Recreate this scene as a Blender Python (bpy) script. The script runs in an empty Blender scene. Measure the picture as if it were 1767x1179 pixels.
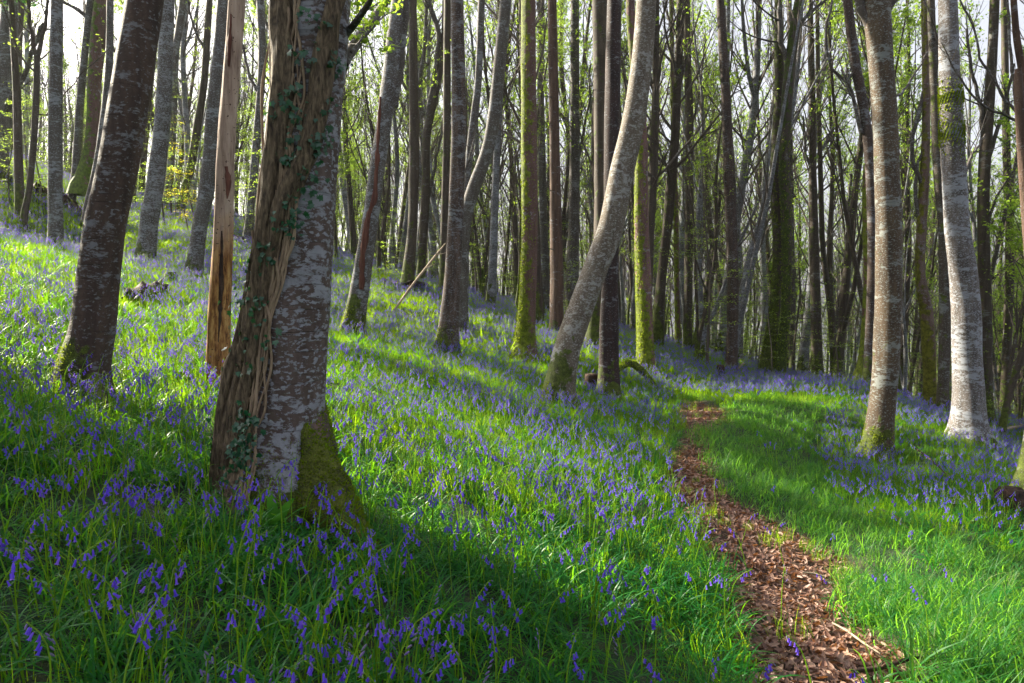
import bpy, math, random
import numpy as np
from mathutils import Vector, Matrix
R = math.radians
rng = np.random.default_rng(7); random.seed(7)
scene = bpy.context.scene
COL = scene.collection

# ---------------------------------------------------------------- camera, world, sun, exposure
F = 1178.0; CX = 883.5; CY = 589.5; PITCH = -math.atan(69.5 / F)
cam_d = bpy.data.cameras.new('camera'); cam = bpy.data.objects.new('camera', cam_d); COL.objects.link(cam)
cam_d.sensor_width = 36; cam_d.lens = 24.0; cam_d.clip_start = .05; cam_d.clip_end = 800
cam.location = (0, 0, 0); cam.rotation_euler = (R(90) + PITCH, 0, 0)
scene.camera = cam
SUN_AZ = R(-58); SUN_EL = R(29)                     # azimuth measured from the view direction, negative = left
SUN = Vector((math.sin(SUN_AZ) * math.cos(SUN_EL), math.cos(SUN_AZ) * math.cos(SUN_EL), math.sin(SUN_EL)))
w = bpy.data.worlds.new('World'); scene.world = w; w.use_nodes = True
nt = w.node_tree; bg = nt.nodes['Background']; sky = nt.nodes.new('ShaderNodeTexSky')
sky.sky_type = 'NISHITA'; sky.sun_disc = False; sky.sun_elevation = SUN_EL; sky.sun_rotation = SUN_AZ
sky.air_density = 1.0; sky.dust_density = 5.5; sky.ozone_density = 1.0
hs = nt.nodes.new('ShaderNodeHueSaturation'); hs.inputs['Saturation'].default_value = .42; hs.inputs['Value'].default_value = 1.2   # a veil of thin high cloud
nt.links.new(sky.outputs[0], hs.inputs['Color']); 
tcw = nt.nodes.new('ShaderNodeTexCoord'); cn = nt.nodes.new('ShaderNodeTexNoise'); cn.inputs['Scale'].default_value = 2.2; cn.inputs['Detail'].default_value = 5
nt.links.new(tcw.outputs['Generated'], cn.inputs['Vector']); cr = nt.nodes.new('ShaderNodeValToRGB'); cr.color_ramp.elements[0].position = .25; cr.color_ramp.elements[0].color = (.9, .9, 1.1, 1); cr.color_ramp.elements[1].position = .7; cr.color_ramp.elements[1].color = (2.0, 1.95, 2.15, 1)
nt.links.new(cn.outputs[0], cr.inputs[0]); va = nt.nodes.new('ShaderNodeVectorMath'); va.operation = 'ADD'
nt.links.new(hs.outputs[0], va.inputs[0]); nt.links.new(cr.outputs[0], va.inputs[1]); nt.links.new(va.outputs[0], bg.inputs[0]); bg.inputs[1].default_value = 0.05
sl = bpy.data.lights.new('sun', 'SUN'); sl.energy = 5.0; sl.angle = R(.5); sl.color = (1, .91, .72)
so = bpy.data.objects.new('sun', sl); COL.objects.link(so); so.rotation_euler = SUN.to_track_quat('Z', 'Y').to_euler()
scene.view_settings.view_transform = 'Standard'; scene.view_settings.look = 'None'
scene.view_settings.gamma = 1; scene.view_settings.exposure = 2.0
scene.cycles.max_bounces = 6; scene.cycles.diffuse_bounces = 3; scene.cycles.transmission_bounces = 4
scene.cycles.glossy_bounces = 2; scene.cycles.caustics_reflective = False; scene.cycles.caustics_refractive = False

# ---------------------------------------------------------------- helpers
def ray(px, py):
    u = (px - CX) / F; v = (CY - py) / F
    y = math.cos(PITCH) - math.sin(PITCH) * v; z = math.sin(PITCH) + math.cos(PITCH) * v
    return u / y, z / y
def at(px, py, Y):
    u, e = ray(px, py); return Vector((u * Y, Y, e * Y))
def project(x, y, z):
    c, s = math.cos(PITCH), math.sin(PITCH)
    dep = y * c + z * s; up = -y * s + z * c
    dep = np.maximum(dep, .05)
    return CX + F * x / dep, CY - F * up / dep
def tag(o, label=None, cat=None, group=None, kind=None):
    for k, v in (('label', label), ('category', cat), ('group', group), ('kind', kind)):
        if v: o[k] = v
    return o
def empty(name, loc, label, cat, group=None, rz=0):
    o = bpy.data.objects.new(name, None); COL.objects.link(o); o.location = loc; o.rotation_euler.z = rz
    o.empty_display_size = .1
    return tag(o, label, cat, group)
class MB:
    def __init__(s): s.v = []; s.f = []; s.m = []; s.n = 0
    def add(s, v, f, m=0):
        v = np.asarray(v, float).reshape(-1, 3); s.v.append(v)
        f = np.asarray(f, np.int64) + s.n; s.f.append(f); s.m.append(np.full(len(f), m)); s.n += len(v)
    def mesh(s, name, mats, smooth=True):
        me = bpy.data.meshes.new(name); v = np.concatenate(s.v)
        nv = len(v); me.vertices.add(nv); me.vertices.foreach_set('co', v.astype(np.float32).ravel())
        loops = np.concatenate([f.ravel() for f in s.f]); sizes = np.concatenate([np.full(len(f), f.shape[1]) for f in s.f])
        me.loops.add(len(loops)); me.loops.foreach_set('vertex_index', loops.astype(np.int32))
        me.polygons.add(len(sizes)); st = np.concatenate([[0], np.cumsum(sizes)[:-1]])
        me.polygons.foreach_set('loop_start', st.astype(np.int32))
        me.polygons.foreach_set('material_index', np.concatenate(s.m).astype(np.int32))
        for m in (mats if isinstance(mats, (list, tuple)) else [mats]): me.materials.append(m)
        me.update(calc_edges=True)
        me.polygons.foreach_set('use_smooth', np.full(len(sizes), smooth)); me.validate(); me.update()
        return me
    def build(s, name, mats, parent=None, loc=None, smooth=True):
        o = bpy.data.objects.new(name, s.mesh(name, mats, smooth)); COL.objects.link(o)
        if parent: o.parent = parent
        if loc is not None: o.location = loc
        return o
def tube(pts, rad, seg=8, disp=None, cap=True, phase=0):
    """tapered tube along points; disp(theta array, s array, ring index) multiplies the radius"""
    P = np.asarray([tuple(p) for p in pts], float); n = len(P); rad = np.asarray(rad, float)
    T = np.gradient(P, axis=0); T /= np.linalg.norm(T, axis=1)[:, None] + 1e-9
    a = np.array([1., 0, 0]) if abs(T[0][0]) < .8 else np.array([0, 1., 0])
    N = np.zeros_like(P)
    for i in range(n):
        a = a - T[i] * a.dot(T[i]); a /= np.linalg.norm(a) + 1e-9; N[i] = a
    B = np.cross(T, N)
    th = np.linspace(0, 2 * math.pi, seg, endpoint=False) + phase
    rr = np.repeat(rad[:, None], seg, 1)
    if disp is not None: rr = rr * disp(th[None, :], np.arange(n)[:, None], P)
    V = P[:, None] + rr[..., None] * (np.cos(th)[None, :, None] * N[:, None] + np.sin(th)[None, :, None] * B[:, None])
    V = V.reshape(-1, 3)
    i = np.arange(n - 1)[:, None] * seg; j = np.arange(seg)[None, :]; k = (j + 1) % seg
    f = np.stack([i + j, i + k, i + seg + k, i + seg + j], -1).reshape(-1, 4)
    return V, f
def add_tube(mb, pts, rad, seg=8, m=0, disp=None, cap=True):
    V, f = tube(pts, rad, seg, disp); mb.add(V, f, m)
    if cap and seg >= 4:
        n = len(rad); top = V[(n - 1) * seg:]
        c = top.mean(0); vv = np.vstack([top, c]); j = np.arange(seg)
        mb.add(vv, np.stack([j, (j + 1) % seg, np.full(seg, seg)], -1), m)
    return V
def smooth_path(pts, step):
    """Catmull-Rom resample of (x,y,z,r) rows"""
    P = np.asarray(pts, float); P = np.vstack([2 * P[0] - P[1], P, 2 * P[-1] - P[-2]]); out = []
    for i in range(1, len(P) - 2):
        L = np.linalg.norm(P[i + 1, :3] - P[i, :3]); n = max(1, int(round(L / step)))
        t = (np.arange(n) / n)[:, None]; a, b, c, d = P[i - 1:i + 3]
        out.append(.5 * ((2 * b) + (-a + c) * t + (2 * a - 5 * b + 4 * c - d) * t ** 2 + (-a + 3 * b - 3 * c + d) * t ** 3))
    out.append(P[-2][None]); return np.concatenate(out)
def inpoly(x, y, poly):
    x = np.asarray(x); y = np.asarray(y); r = np.zeros(x.shape, bool); n = len(poly)
    for i in range(n):
        (x1, y1), (x2, y2) = poly[i], poly[(i + 1) % n]
        if y1 == y2: continue
        c = ((y1 > y) != (y2 > y)) & (x < (x2 - x1) * (y - y1) / (y2 - y1) + x1); r ^= c
    return r
def vnoise(x, y, s, seed=0):
    """cheap smooth noise in [-1,1]"""
    r = np.random.default_rng(seed); o = 0; A = 0
    for k in range(6):
        a = r.uniform(0, 6.28); f = (1 + .6 * k) / s; ph = r.uniform(0, 6.28, 2); amp = 1 / (1 + .5 * k)
        o = o + amp * np.sin((x * math.cos(a) + y * math.sin(a)) * f * 2 + ph[0]) * np.cos((-x * math.sin(a) + y * math.cos(a)) * f * 1.7 + ph[1]); A += amp
    return o / A * 1.6

# ---------------------------------------------------------------- materials
def mat(name):
    m = bpy.data.materials.new(name); m.use_nodes = True; n = m.node_tree.nodes; n.clear()
    out = n.new('ShaderNodeOutputMaterial'); return m, m.node_tree, n, m.node_tree.links, out
def ramp(n, l, src, stops):
    r = n.new('ShaderNodeValToRGB'); el = r.color_ramp.elements
    while len(el) < len(stops): el.new(.5)
    for e, (p, c) in zip(el, stops): e.position = p; e.color = (*c, 1) if len(c) == 3 else c
    l.new(src, r.inputs[0]); return r.outputs[0]
def math_n(n, l, op, a, b=None, clamp=False):
    m = n.new('ShaderNodeMath'); m.operation = op; m.use_clamp = clamp
    for i, v in enumerate((a, b)):
        if v is None: continue
        if isinstance(v, (int, float)): m.inputs[i].default_value = v
        else: l.new(v, m.inputs[i])
    return m.outputs[0]
def mixc(n, l, fac, a, b):
    m = n.new('ShaderNodeMix'); m.data_type = 'RGBA'
    for i, v in ((0, fac), (6, a), (7, b)):
        if isinstance(v, (int, float)): m.inputs[i].default_value = v
        elif isinstance(v, tuple): m.inputs[i].default_value = (*v, 1)
        else: l.new(v, m.inputs[i])
    return m.outputs[2]
def noise(n, l, vec, scale, detail=3, rough=.55, dist=0):
    t = n.new('ShaderNodeTexNoise'); t.inputs['Scale'].default_value = scale; t.inputs['Detail'].default_value = detail
    t.inputs['Roughness'].default_value = rough; t.inputs['Distortion'].default_value = dist; l.new(vec, t.inputs['Vector']); return t.outputs[0]
def mapping(n, l, vec, sc):
    m = n.new('ShaderNodeMapping'); m.inputs['Scale'].default_value = sc; l.new(vec, m.inputs['Vector']); return m.outputs[0]
_bark = {}
def bark(colA=(.10, .075, .06), colB=(.045, .03, .024), lichen=.5, lcol=(.30, .32, .36), moss_h=.35, moss_all=0.0, mcol=(.075, .10, .012), vert=0.0, bump=.5, side=(-1, -.3), ls=1.0, zs=2.0):
    key = (ls, zs, colA, colB, lichen, lcol, moss_h, moss_all, mcol, vert, bump, side)
    if key in _bark: return _bark[key]
    m, t, n, l, out = mat('bark'); p = n.new('ShaderNodeBsdfPrincipled'); l.new(p.outputs[0], out.inputs[0])
    tc = n.new('ShaderNodeTexCoord').outputs['Object']
    oi = n.new('ShaderNodeObjectInfo'); off = n.new('ShaderNodeVectorMath'); off.operation = 'ADD'
    sc = n.new('ShaderNodeVectorMath'); sc.operation = 'SCALE'; l.new(oi.outputs['Location'], sc.inputs[0]); sc.inputs['Scale'].default_value = 3.7
    l.new(tc, off.inputs[0]); l.new(sc.outputs[0], off.inputs[1]); o = off.outputs[0]
    hor = mapping(n, l, o, (ls, ls, zs * ls)); ver = mapping(n, l, o, (5, 5, .8)); lines = mapping(n, l, o, (2.5, 2.5, 45))
    base = mixc(n, l, ramp(n, l, noise(n, l, ver, 2.2, 5, .6), [(.35, (0, 0, 0)), (.65, (1, 1, 1))]), colA, colB)
    fine = noise(n, l, o, 60, 4, .7)
    base = mixc(n, l, math_n(n, l, 'MULTIPLY', ramp(n, l, fine, [(.4, (0, 0, 0)), (.62, (1, 1, 1))]), .45), base, colB)
    big = noise(n, l, hor, 1.6, 2); mid = noise(n, l, hor, 8.5, 9, .72, .25); sp = noise(n, l, mapping(n, l, o, (1, 1, 1.8)), 34, 4, .6)
    hi = .66 - .16 * lichen
    s1 = math_n(n, l, 'ADD', mid, math_n(n, l, 'MULTIPLY', math_n(n, l, 'SUBTRACT', big, .5), .55))
    lm = ramp(n, l, s1, [(hi - .02, (0, 0, 0)), (hi + .03, (1, 1, 1))])
    lm2 = ramp(n, l, sp, [(hi - .0, (0, 0, 0)), (hi + .04, (1, 1, 1))])
    lmask = math_n(n, l, 'MULTIPLY', math_n(n, l, 'MAXIMUM', lm, lm2), min(1, .35 + lichen * .7))
    lc = mixc(n, l, noise(n, l, o, 25, 3), tuple(c * .65 for c in lcol), tuple(min(1, c * 1.25) for c in lcol))
    col = mixc(n, l, lmask, base, lc)
    ln = ramp(n, l, noise(n, l, lines, 1.0, 3, .6, .4), [(.60, (0, 0, 0)), (.66, (1, 1, 1))])
    col = mixc(n, l, math_n(n, l, 'MULTIPLY', ln, .35 * (1 - vert)), col, tuple(c * .35 for c in colB))
    # moss: rises from the base, thicker on the side it grows on
    sep = n.new('ShaderNodeSeparateXYZ'); l.new(tc, sep.inputs[0]); z = sep.outputs[2]
    g = n.new('ShaderNodeNewGeometry'); dt = n.new('ShaderNodeVectorMath'); dt.operation = 'DOT_PRODUCT'
    l.new(g.outputs['Normal'], dt.inputs[0]); dt.inputs[1].default_value = (side[0], side[1], .2)
    mn = noise(n, l, o, 5.0, 5, .65); mf = noise(n, l, o, 90, 3, .7)
    a = math_n(n, l, 'SUBTRACT', 1.0, math_n(n, l, 'DIVIDE', z, max(moss_h, .01)))
    a = math_n(n, l, 'MAXIMUM', a, moss_all * 2 - 1)
    a = math_n(n, l, 'ADD', a, math_n(n, l, 'MULTIPLY', dt.outputs['Value'], .45))
    a = math_n(n, l, 'ADD', a, math_n(n, l, 'MULTIPLY', math_n(n, l, 'SUBTRACT', mn, .5), 4.2))
    mm = ramp(n, l, a, [(.22, (0, 0, 0)), (.42, (1, 1, 1))])
    mc = mixc(n, l, ramp(n, l, math_n(n, l, 'ADD', math_n(n, l, 'MULTIPLY', mf, .5), math_n(n, l, 'MULTIPLY', noise(n, l, o, 11, 4, .6), .5)), [(.40, (0, 0, 0)), (.60, (1, 1, 1))]), tuple(c * .28 for c in mcol), tuple(c * 1.3 for c in mcol))
    col = mixc(n, l, mm, col, mc)
    l.new(col, p.inputs['Base Color']); p.inputs['Roughness'].default_value = .75; p.inputs['Specular IOR Level'].default_value = .3
    bsum = math_n(n, l, 'ADD', math_n(n, l, 'MULTIPLY', lmask, .25), math_n(n, l, 'MULTIPLY', ln, -.5 * (1 - vert)))
    bsum = math_n(n, l, 'ADD', bsum, math_n(n, l, 'MULTIPLY', fine, .45))
    bsum = math_n(n, l, 'ADD', bsum, math_n(n, l, 'MULTIPLY', noise(n, l, mapping(n, l, o, (14, 14, 1.6)), 2.5, 5, .65), 2.2 * vert + .15))
    bsum = math_n(n, l, 'ADD', bsum, math_n(n, l, 'MULTIPLY', math_n(n, l, 'MULTIPLY', mm, mf), 1.5))
    b = n.new('ShaderNodeBump'); b.inputs['Strength'].default_value = bump; b.inputs['Distance'].default_value = .02
    l.new(bsum, b.inputs['Height']); l.new(b.outputs[0], p.inputs['Normal'])
    _bark[key] = m; return m
def leafmat(name, cols, trans, tmix=.5, rough=.45, spec=.35, hue=.03, noise_sc=0):
    """cols: list of colours picked per object/instance; trans: colour of light that shines through"""
    m, t, n, l, out = mat(name); oi = n.new('ShaderNodeObjectInfo'); k = len(cols)
    g = n.new('ShaderNodeNewGeometry')
    r = math_n(n, l, 'FRACT', math_n(n, l, 'ADD', oi.outputs['Random'], math_n(n, l, 'MULTIPLY', g.outputs['Random Per Island'], .6)))
    c = ramp(n, l, r, [(i / max(1, k - 1), cc) for i, cc in enumerate(cols)]) if k > 1 else None
    p = n.new('ShaderNodeBsdfPrincipled'); p.inputs['Roughness'].default_value = rough; p.inputs['Specular IOR Level'].default_value = spec
    if c is not None: l.new(c, p.inputs['Base Color'])
    else: p.inputs['Base Color'].default_value = (*cols[0], 1)
    tr = n.new('ShaderNodeBsdfTranslucent')
    tcol = mixc(n, l, r, tuple(x * .7 for x in trans), tuple(min(1, x * 1.25) for x in trans)); l.new(tcol, tr.inputs[0])
    mx = n.new('ShaderNodeMixShader'); mx.inputs[0].default_value = tmix
    l.new(p.outputs[0], mx.inputs[1]); l.new(tr.outputs[0], mx.inputs[2]); l.new(mx.outputs[0], out.inputs[0])
    return m
M_GRASS = leafmat('grass_blade', [(.012, .085, .012), (.02, .12, .014), (.035, .15, .015), (.015, .10, .025)], (.46, .72, .008), .56, .6, .08)
M_PGRASS = leafmat('path_grass_blade', [(.010, .085, .02), (.018, .12, .02), (.035, .15, .022), (.012, .10, .03), (.10, .13, .04)], (.26, .60, .035), .5, .5, .25)
M_STRAP = leafmat('bluebell_leaf', [(.006, .085, .020), (.010, .12, .022), (.02, .145, .015)], (.22, .56, .010), .44, .42, .22)
M_STEM = leafmat('bluebell_stem', [(.08, .19, .012), (.13, .25, .015), (.10, .20, .02)], (.45, .65, .02), .5)
M_BELL = leafmat('bluebell_petal', [(.085, .045, .56), (.13, .07, .66), (.075, .055, .62), (.22, .13, .66)], (.44, .24, .94), .42, .5, .2)
M_BUD = leafmat('bluebell_bud', [(.12, .09, .28), (.20, .15, .35), (.14, .17, .12)], (.30, .22, .40), .3, .5, .25)
M_LEAF = leafmat('spring_leaf', [(.10, .22, .02), (.14, .28, .03), (.20, .32, .03), (.09, .22, .03)], (.42, .60, .06), .6, .45, .25)
M_LEAF2 = leafmat('yellowing_leaf', [(.35, .30, .02), (.42, .36, .03), (.26, .32, .03)], (.85, .75, .04), .6, .45, .3)
M_DKLEAF = leafmat('evergreen_leaf', [(.012, .06, .02), (.02, .09, .025), (.03, .11, .03)], (.08, .25, .03), .3, .35, .5)
M_IVYLEAF = leafmat('ivy_leaf', [(.008, .055, .03), (.012, .075, .035), (.03, .11, .03)], (.05, .25, .03), .25, .33, .55)
M_DEAD = leafmat('fallen_leaf', [(.14, .07, .05), (.24, .13, .09), (.36, .22, .16), (.06, .03, .022), (.20, .10, .07), (.32, .20, .15), (.09, .045, .032)], (.40, .16, .05), .2, .5, .4)
M_MOSS = leafmat('moss_tuft', [(.07, .13, .008), (.11, .19, .01), (.16, .23, .012)], (.40, .50, .02), .35, .8, .1)
M_FERN = leafmat('fern_frond', [(.03, .17, .03), (.04, .20, .03)], (.16, .48, .04), .4, .35, .5)
B_DARK = dict(colA=(.085, .055, .042), colB=(.032, .021, .017), lichen=.42, lcol=(.21, .225, .25), moss_h=.55)
B_GREY = dict(colA=(.125, .11, .10), colB=(.06, .05, .045), lichen=.6, lcol=(.26, .28, .31), moss_h=.4)
B_PALE = dict(colA=(.17, .14, .11), colB=(.085, .065, .048), lichen=.6, lcol=(.33, .33, .32), moss_h=.7)
B_MOSS = dict(colA=(.16, .09, .075), colB=(.09, .05, .04), lichen=.3, moss_h=2.5, moss_all=.56, side=(-1.2, 0), mcol=(.15, .19, .012))
B_SPRUCE = dict(colA=(.14, .085, .06), colB=(.055, .032, .024), lichen=.15, moss_h=.4, vert=.5, bump=.9)
B_FAR = dict(colA=(.105, .09, .08), colB=(.05, .04, .034), lichen=.42, lcol=(.28, .30, .31), moss_h=.7, moss_all=.12, bump=.4)
B_FARDARK = dict(colA=(.085, .065, .05), colB=(.04, .03, .022), lichen=.2, lcol=(.2, .22, .22), moss_h=1.3, moss_all=.28, bump=.4)
B_SILVER = dict(colA=(.15, .145, .15), colB=(.08, .075, .075), lichen=.75, lcol=(.27, .29, .33), moss_h=.7, moss_all=.08, bump=.3)
B_TWIG = dict(colA=(.12, .10, .085), colB=(.07, .055, .045), lichen=.1, moss_h=.01, moss_all=0, bump=.1)
def wood(name, stops, scale=(9, 9, 1.1), bump=.7, pits=True):
    m, t, n, l, out = mat(name); p = n.new('ShaderNodeBsdfPrincipled'); l.new(p.outputs[0], out.inputs[0])
    tc = n.new('ShaderNodeTexCoord').outputs['Object']; mp = mapping(n, l, tc, scale)
    a = noise(n, l, mp, 2.4, 6, .65, .4); c = ramp(n, l, a, stops)
    sep = n.new('ShaderNodeSeparateXYZ'); l.new(tc, sep.inputs[0])
    if pits:
        # bare grey-cream wood above, orange rotting wood with beetle-worn pits near the foot
        hz = math_n(n, l, 'ADD', math_n(n, l, 'MULTIPLY', sep.outputs[2], .55), math_n(n, l, 'MULTIPLY', noise(n, l, tc, 4, 3), .5))
        low = ramp(n, l, hz, [(.75, (1, 1, 1)), (1.0, (0, 0, 0))])
        oc = ramp(n, l, noise(n, l, mapping(n, l, tc, (16, 16, 3)), 2.2, 6, .7), [(.36, (.06, .025, .012)), (.48, (.24, .11, .035)), (.62, (.44, .26, .09))])
        c = mixc(n, l, low, c, oc)
        pit = ramp(n, l, noise(n, l, tc, 45, 2), [(.66, (0, 0, 0)), (.70, (1, 1, 1))]); c = mixc(n, l, pit, c, (.04, .018, .01))
    l.new(c, p.inputs['Base Color']); p.inputs['Roughness'].default_value = .8; p.inputs['Specular IOR Level'].default_value = .2
    b = n.new('ShaderNodeBump'); b.inputs['Strength'].default_value = bump; b.inputs['Distance'].default_value = .02
    l.new(a, b.inputs['Height']); l.new(b.outputs[0], p.inputs['Normal']); return m
M_SNAG = wood('bare_dead_wood', [(.3, (.14, .09, .07)), (.5, (.33, .245, .19)), (.7, (.46, .36, .29))])
M_FLAKE = wood('loose_bark_flake', [(.3, (.05, .02, .015)), (.7, (.17, .07, .05))], pits=False)
M_ROT = wood('rotten_wood', [(.3, (.012, .009, .008)), (.55, (.05, .03, .022)), (.75, (.11, .065, .04))], scale=(6, 6, 6), bump=1, pits=False)
M_IVYSTEM = wood('ivy_stem', [(.34, (.032, .024, .017)), (.5, (.11, .082, .052)), (.68, (.23, .175, .11))], scale=(30, 30, 6.5), bump=1, pits=False)
M_VINE = wood('thin_vine', [(.3, (.13, .09, .06)), (.7, (.36, .27, .18))], scale=(10, 10, 4), pits=False)
M_STICK = wood('dry_stick', [(.3, (.16, .12, .085)), (.7, (.42, .34, .25))], scale=(6, 6, 6), bump=.4, pits=False)
M_TWIGDK = bark(**B_TWIG)
def ground_mat():
    m, t, n, l, out = mat('woodland_soil'); p = n.new('ShaderNodeBsdfPrincipled'); l.new(p.outputs[0], out.inputs[0])
    tc = n.new('ShaderNodeTexCoord').outputs['Object']
    at_ = n.new('ShaderNodeAttribute'); at_.attribute_name = 'litter'
    n1 = noise(n, l, tc, 3, 6, .65); n2 = noise(n, l, tc, 38, 5, .7)
    soil = ramp(n, l, n2, [(.35, (.022, .013, .009)), (.5, (.07, .04, .025)), (.68, (.16, .085, .05))])
    green = ramp(n, l, n2, [(.3, (.004, .018, .004)), (.6, (.010, .05, .006)), (.75, (.025, .085, .010))])
    c = mixc(n, l, at_.outputs['Fac'], mixc(n, l, ramp(n, l, n1, [(.42, (0, 0, 0)), (.55, (1, 1, 1))]), green, mixc(n, l, .7, soil, green)), soil)
    l.new(c, p.inputs['Base Color']); p.inputs['Roughness'].default_value = .9
    b = n.new('ShaderNodeBump'); b.inputs['Strength'].default_value = .9; b.inputs['Distance'].default_value = .03
    l.new(n2, b.inputs['Height']); l.new(b.outputs[0], p.inputs['Normal']); return m

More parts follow.
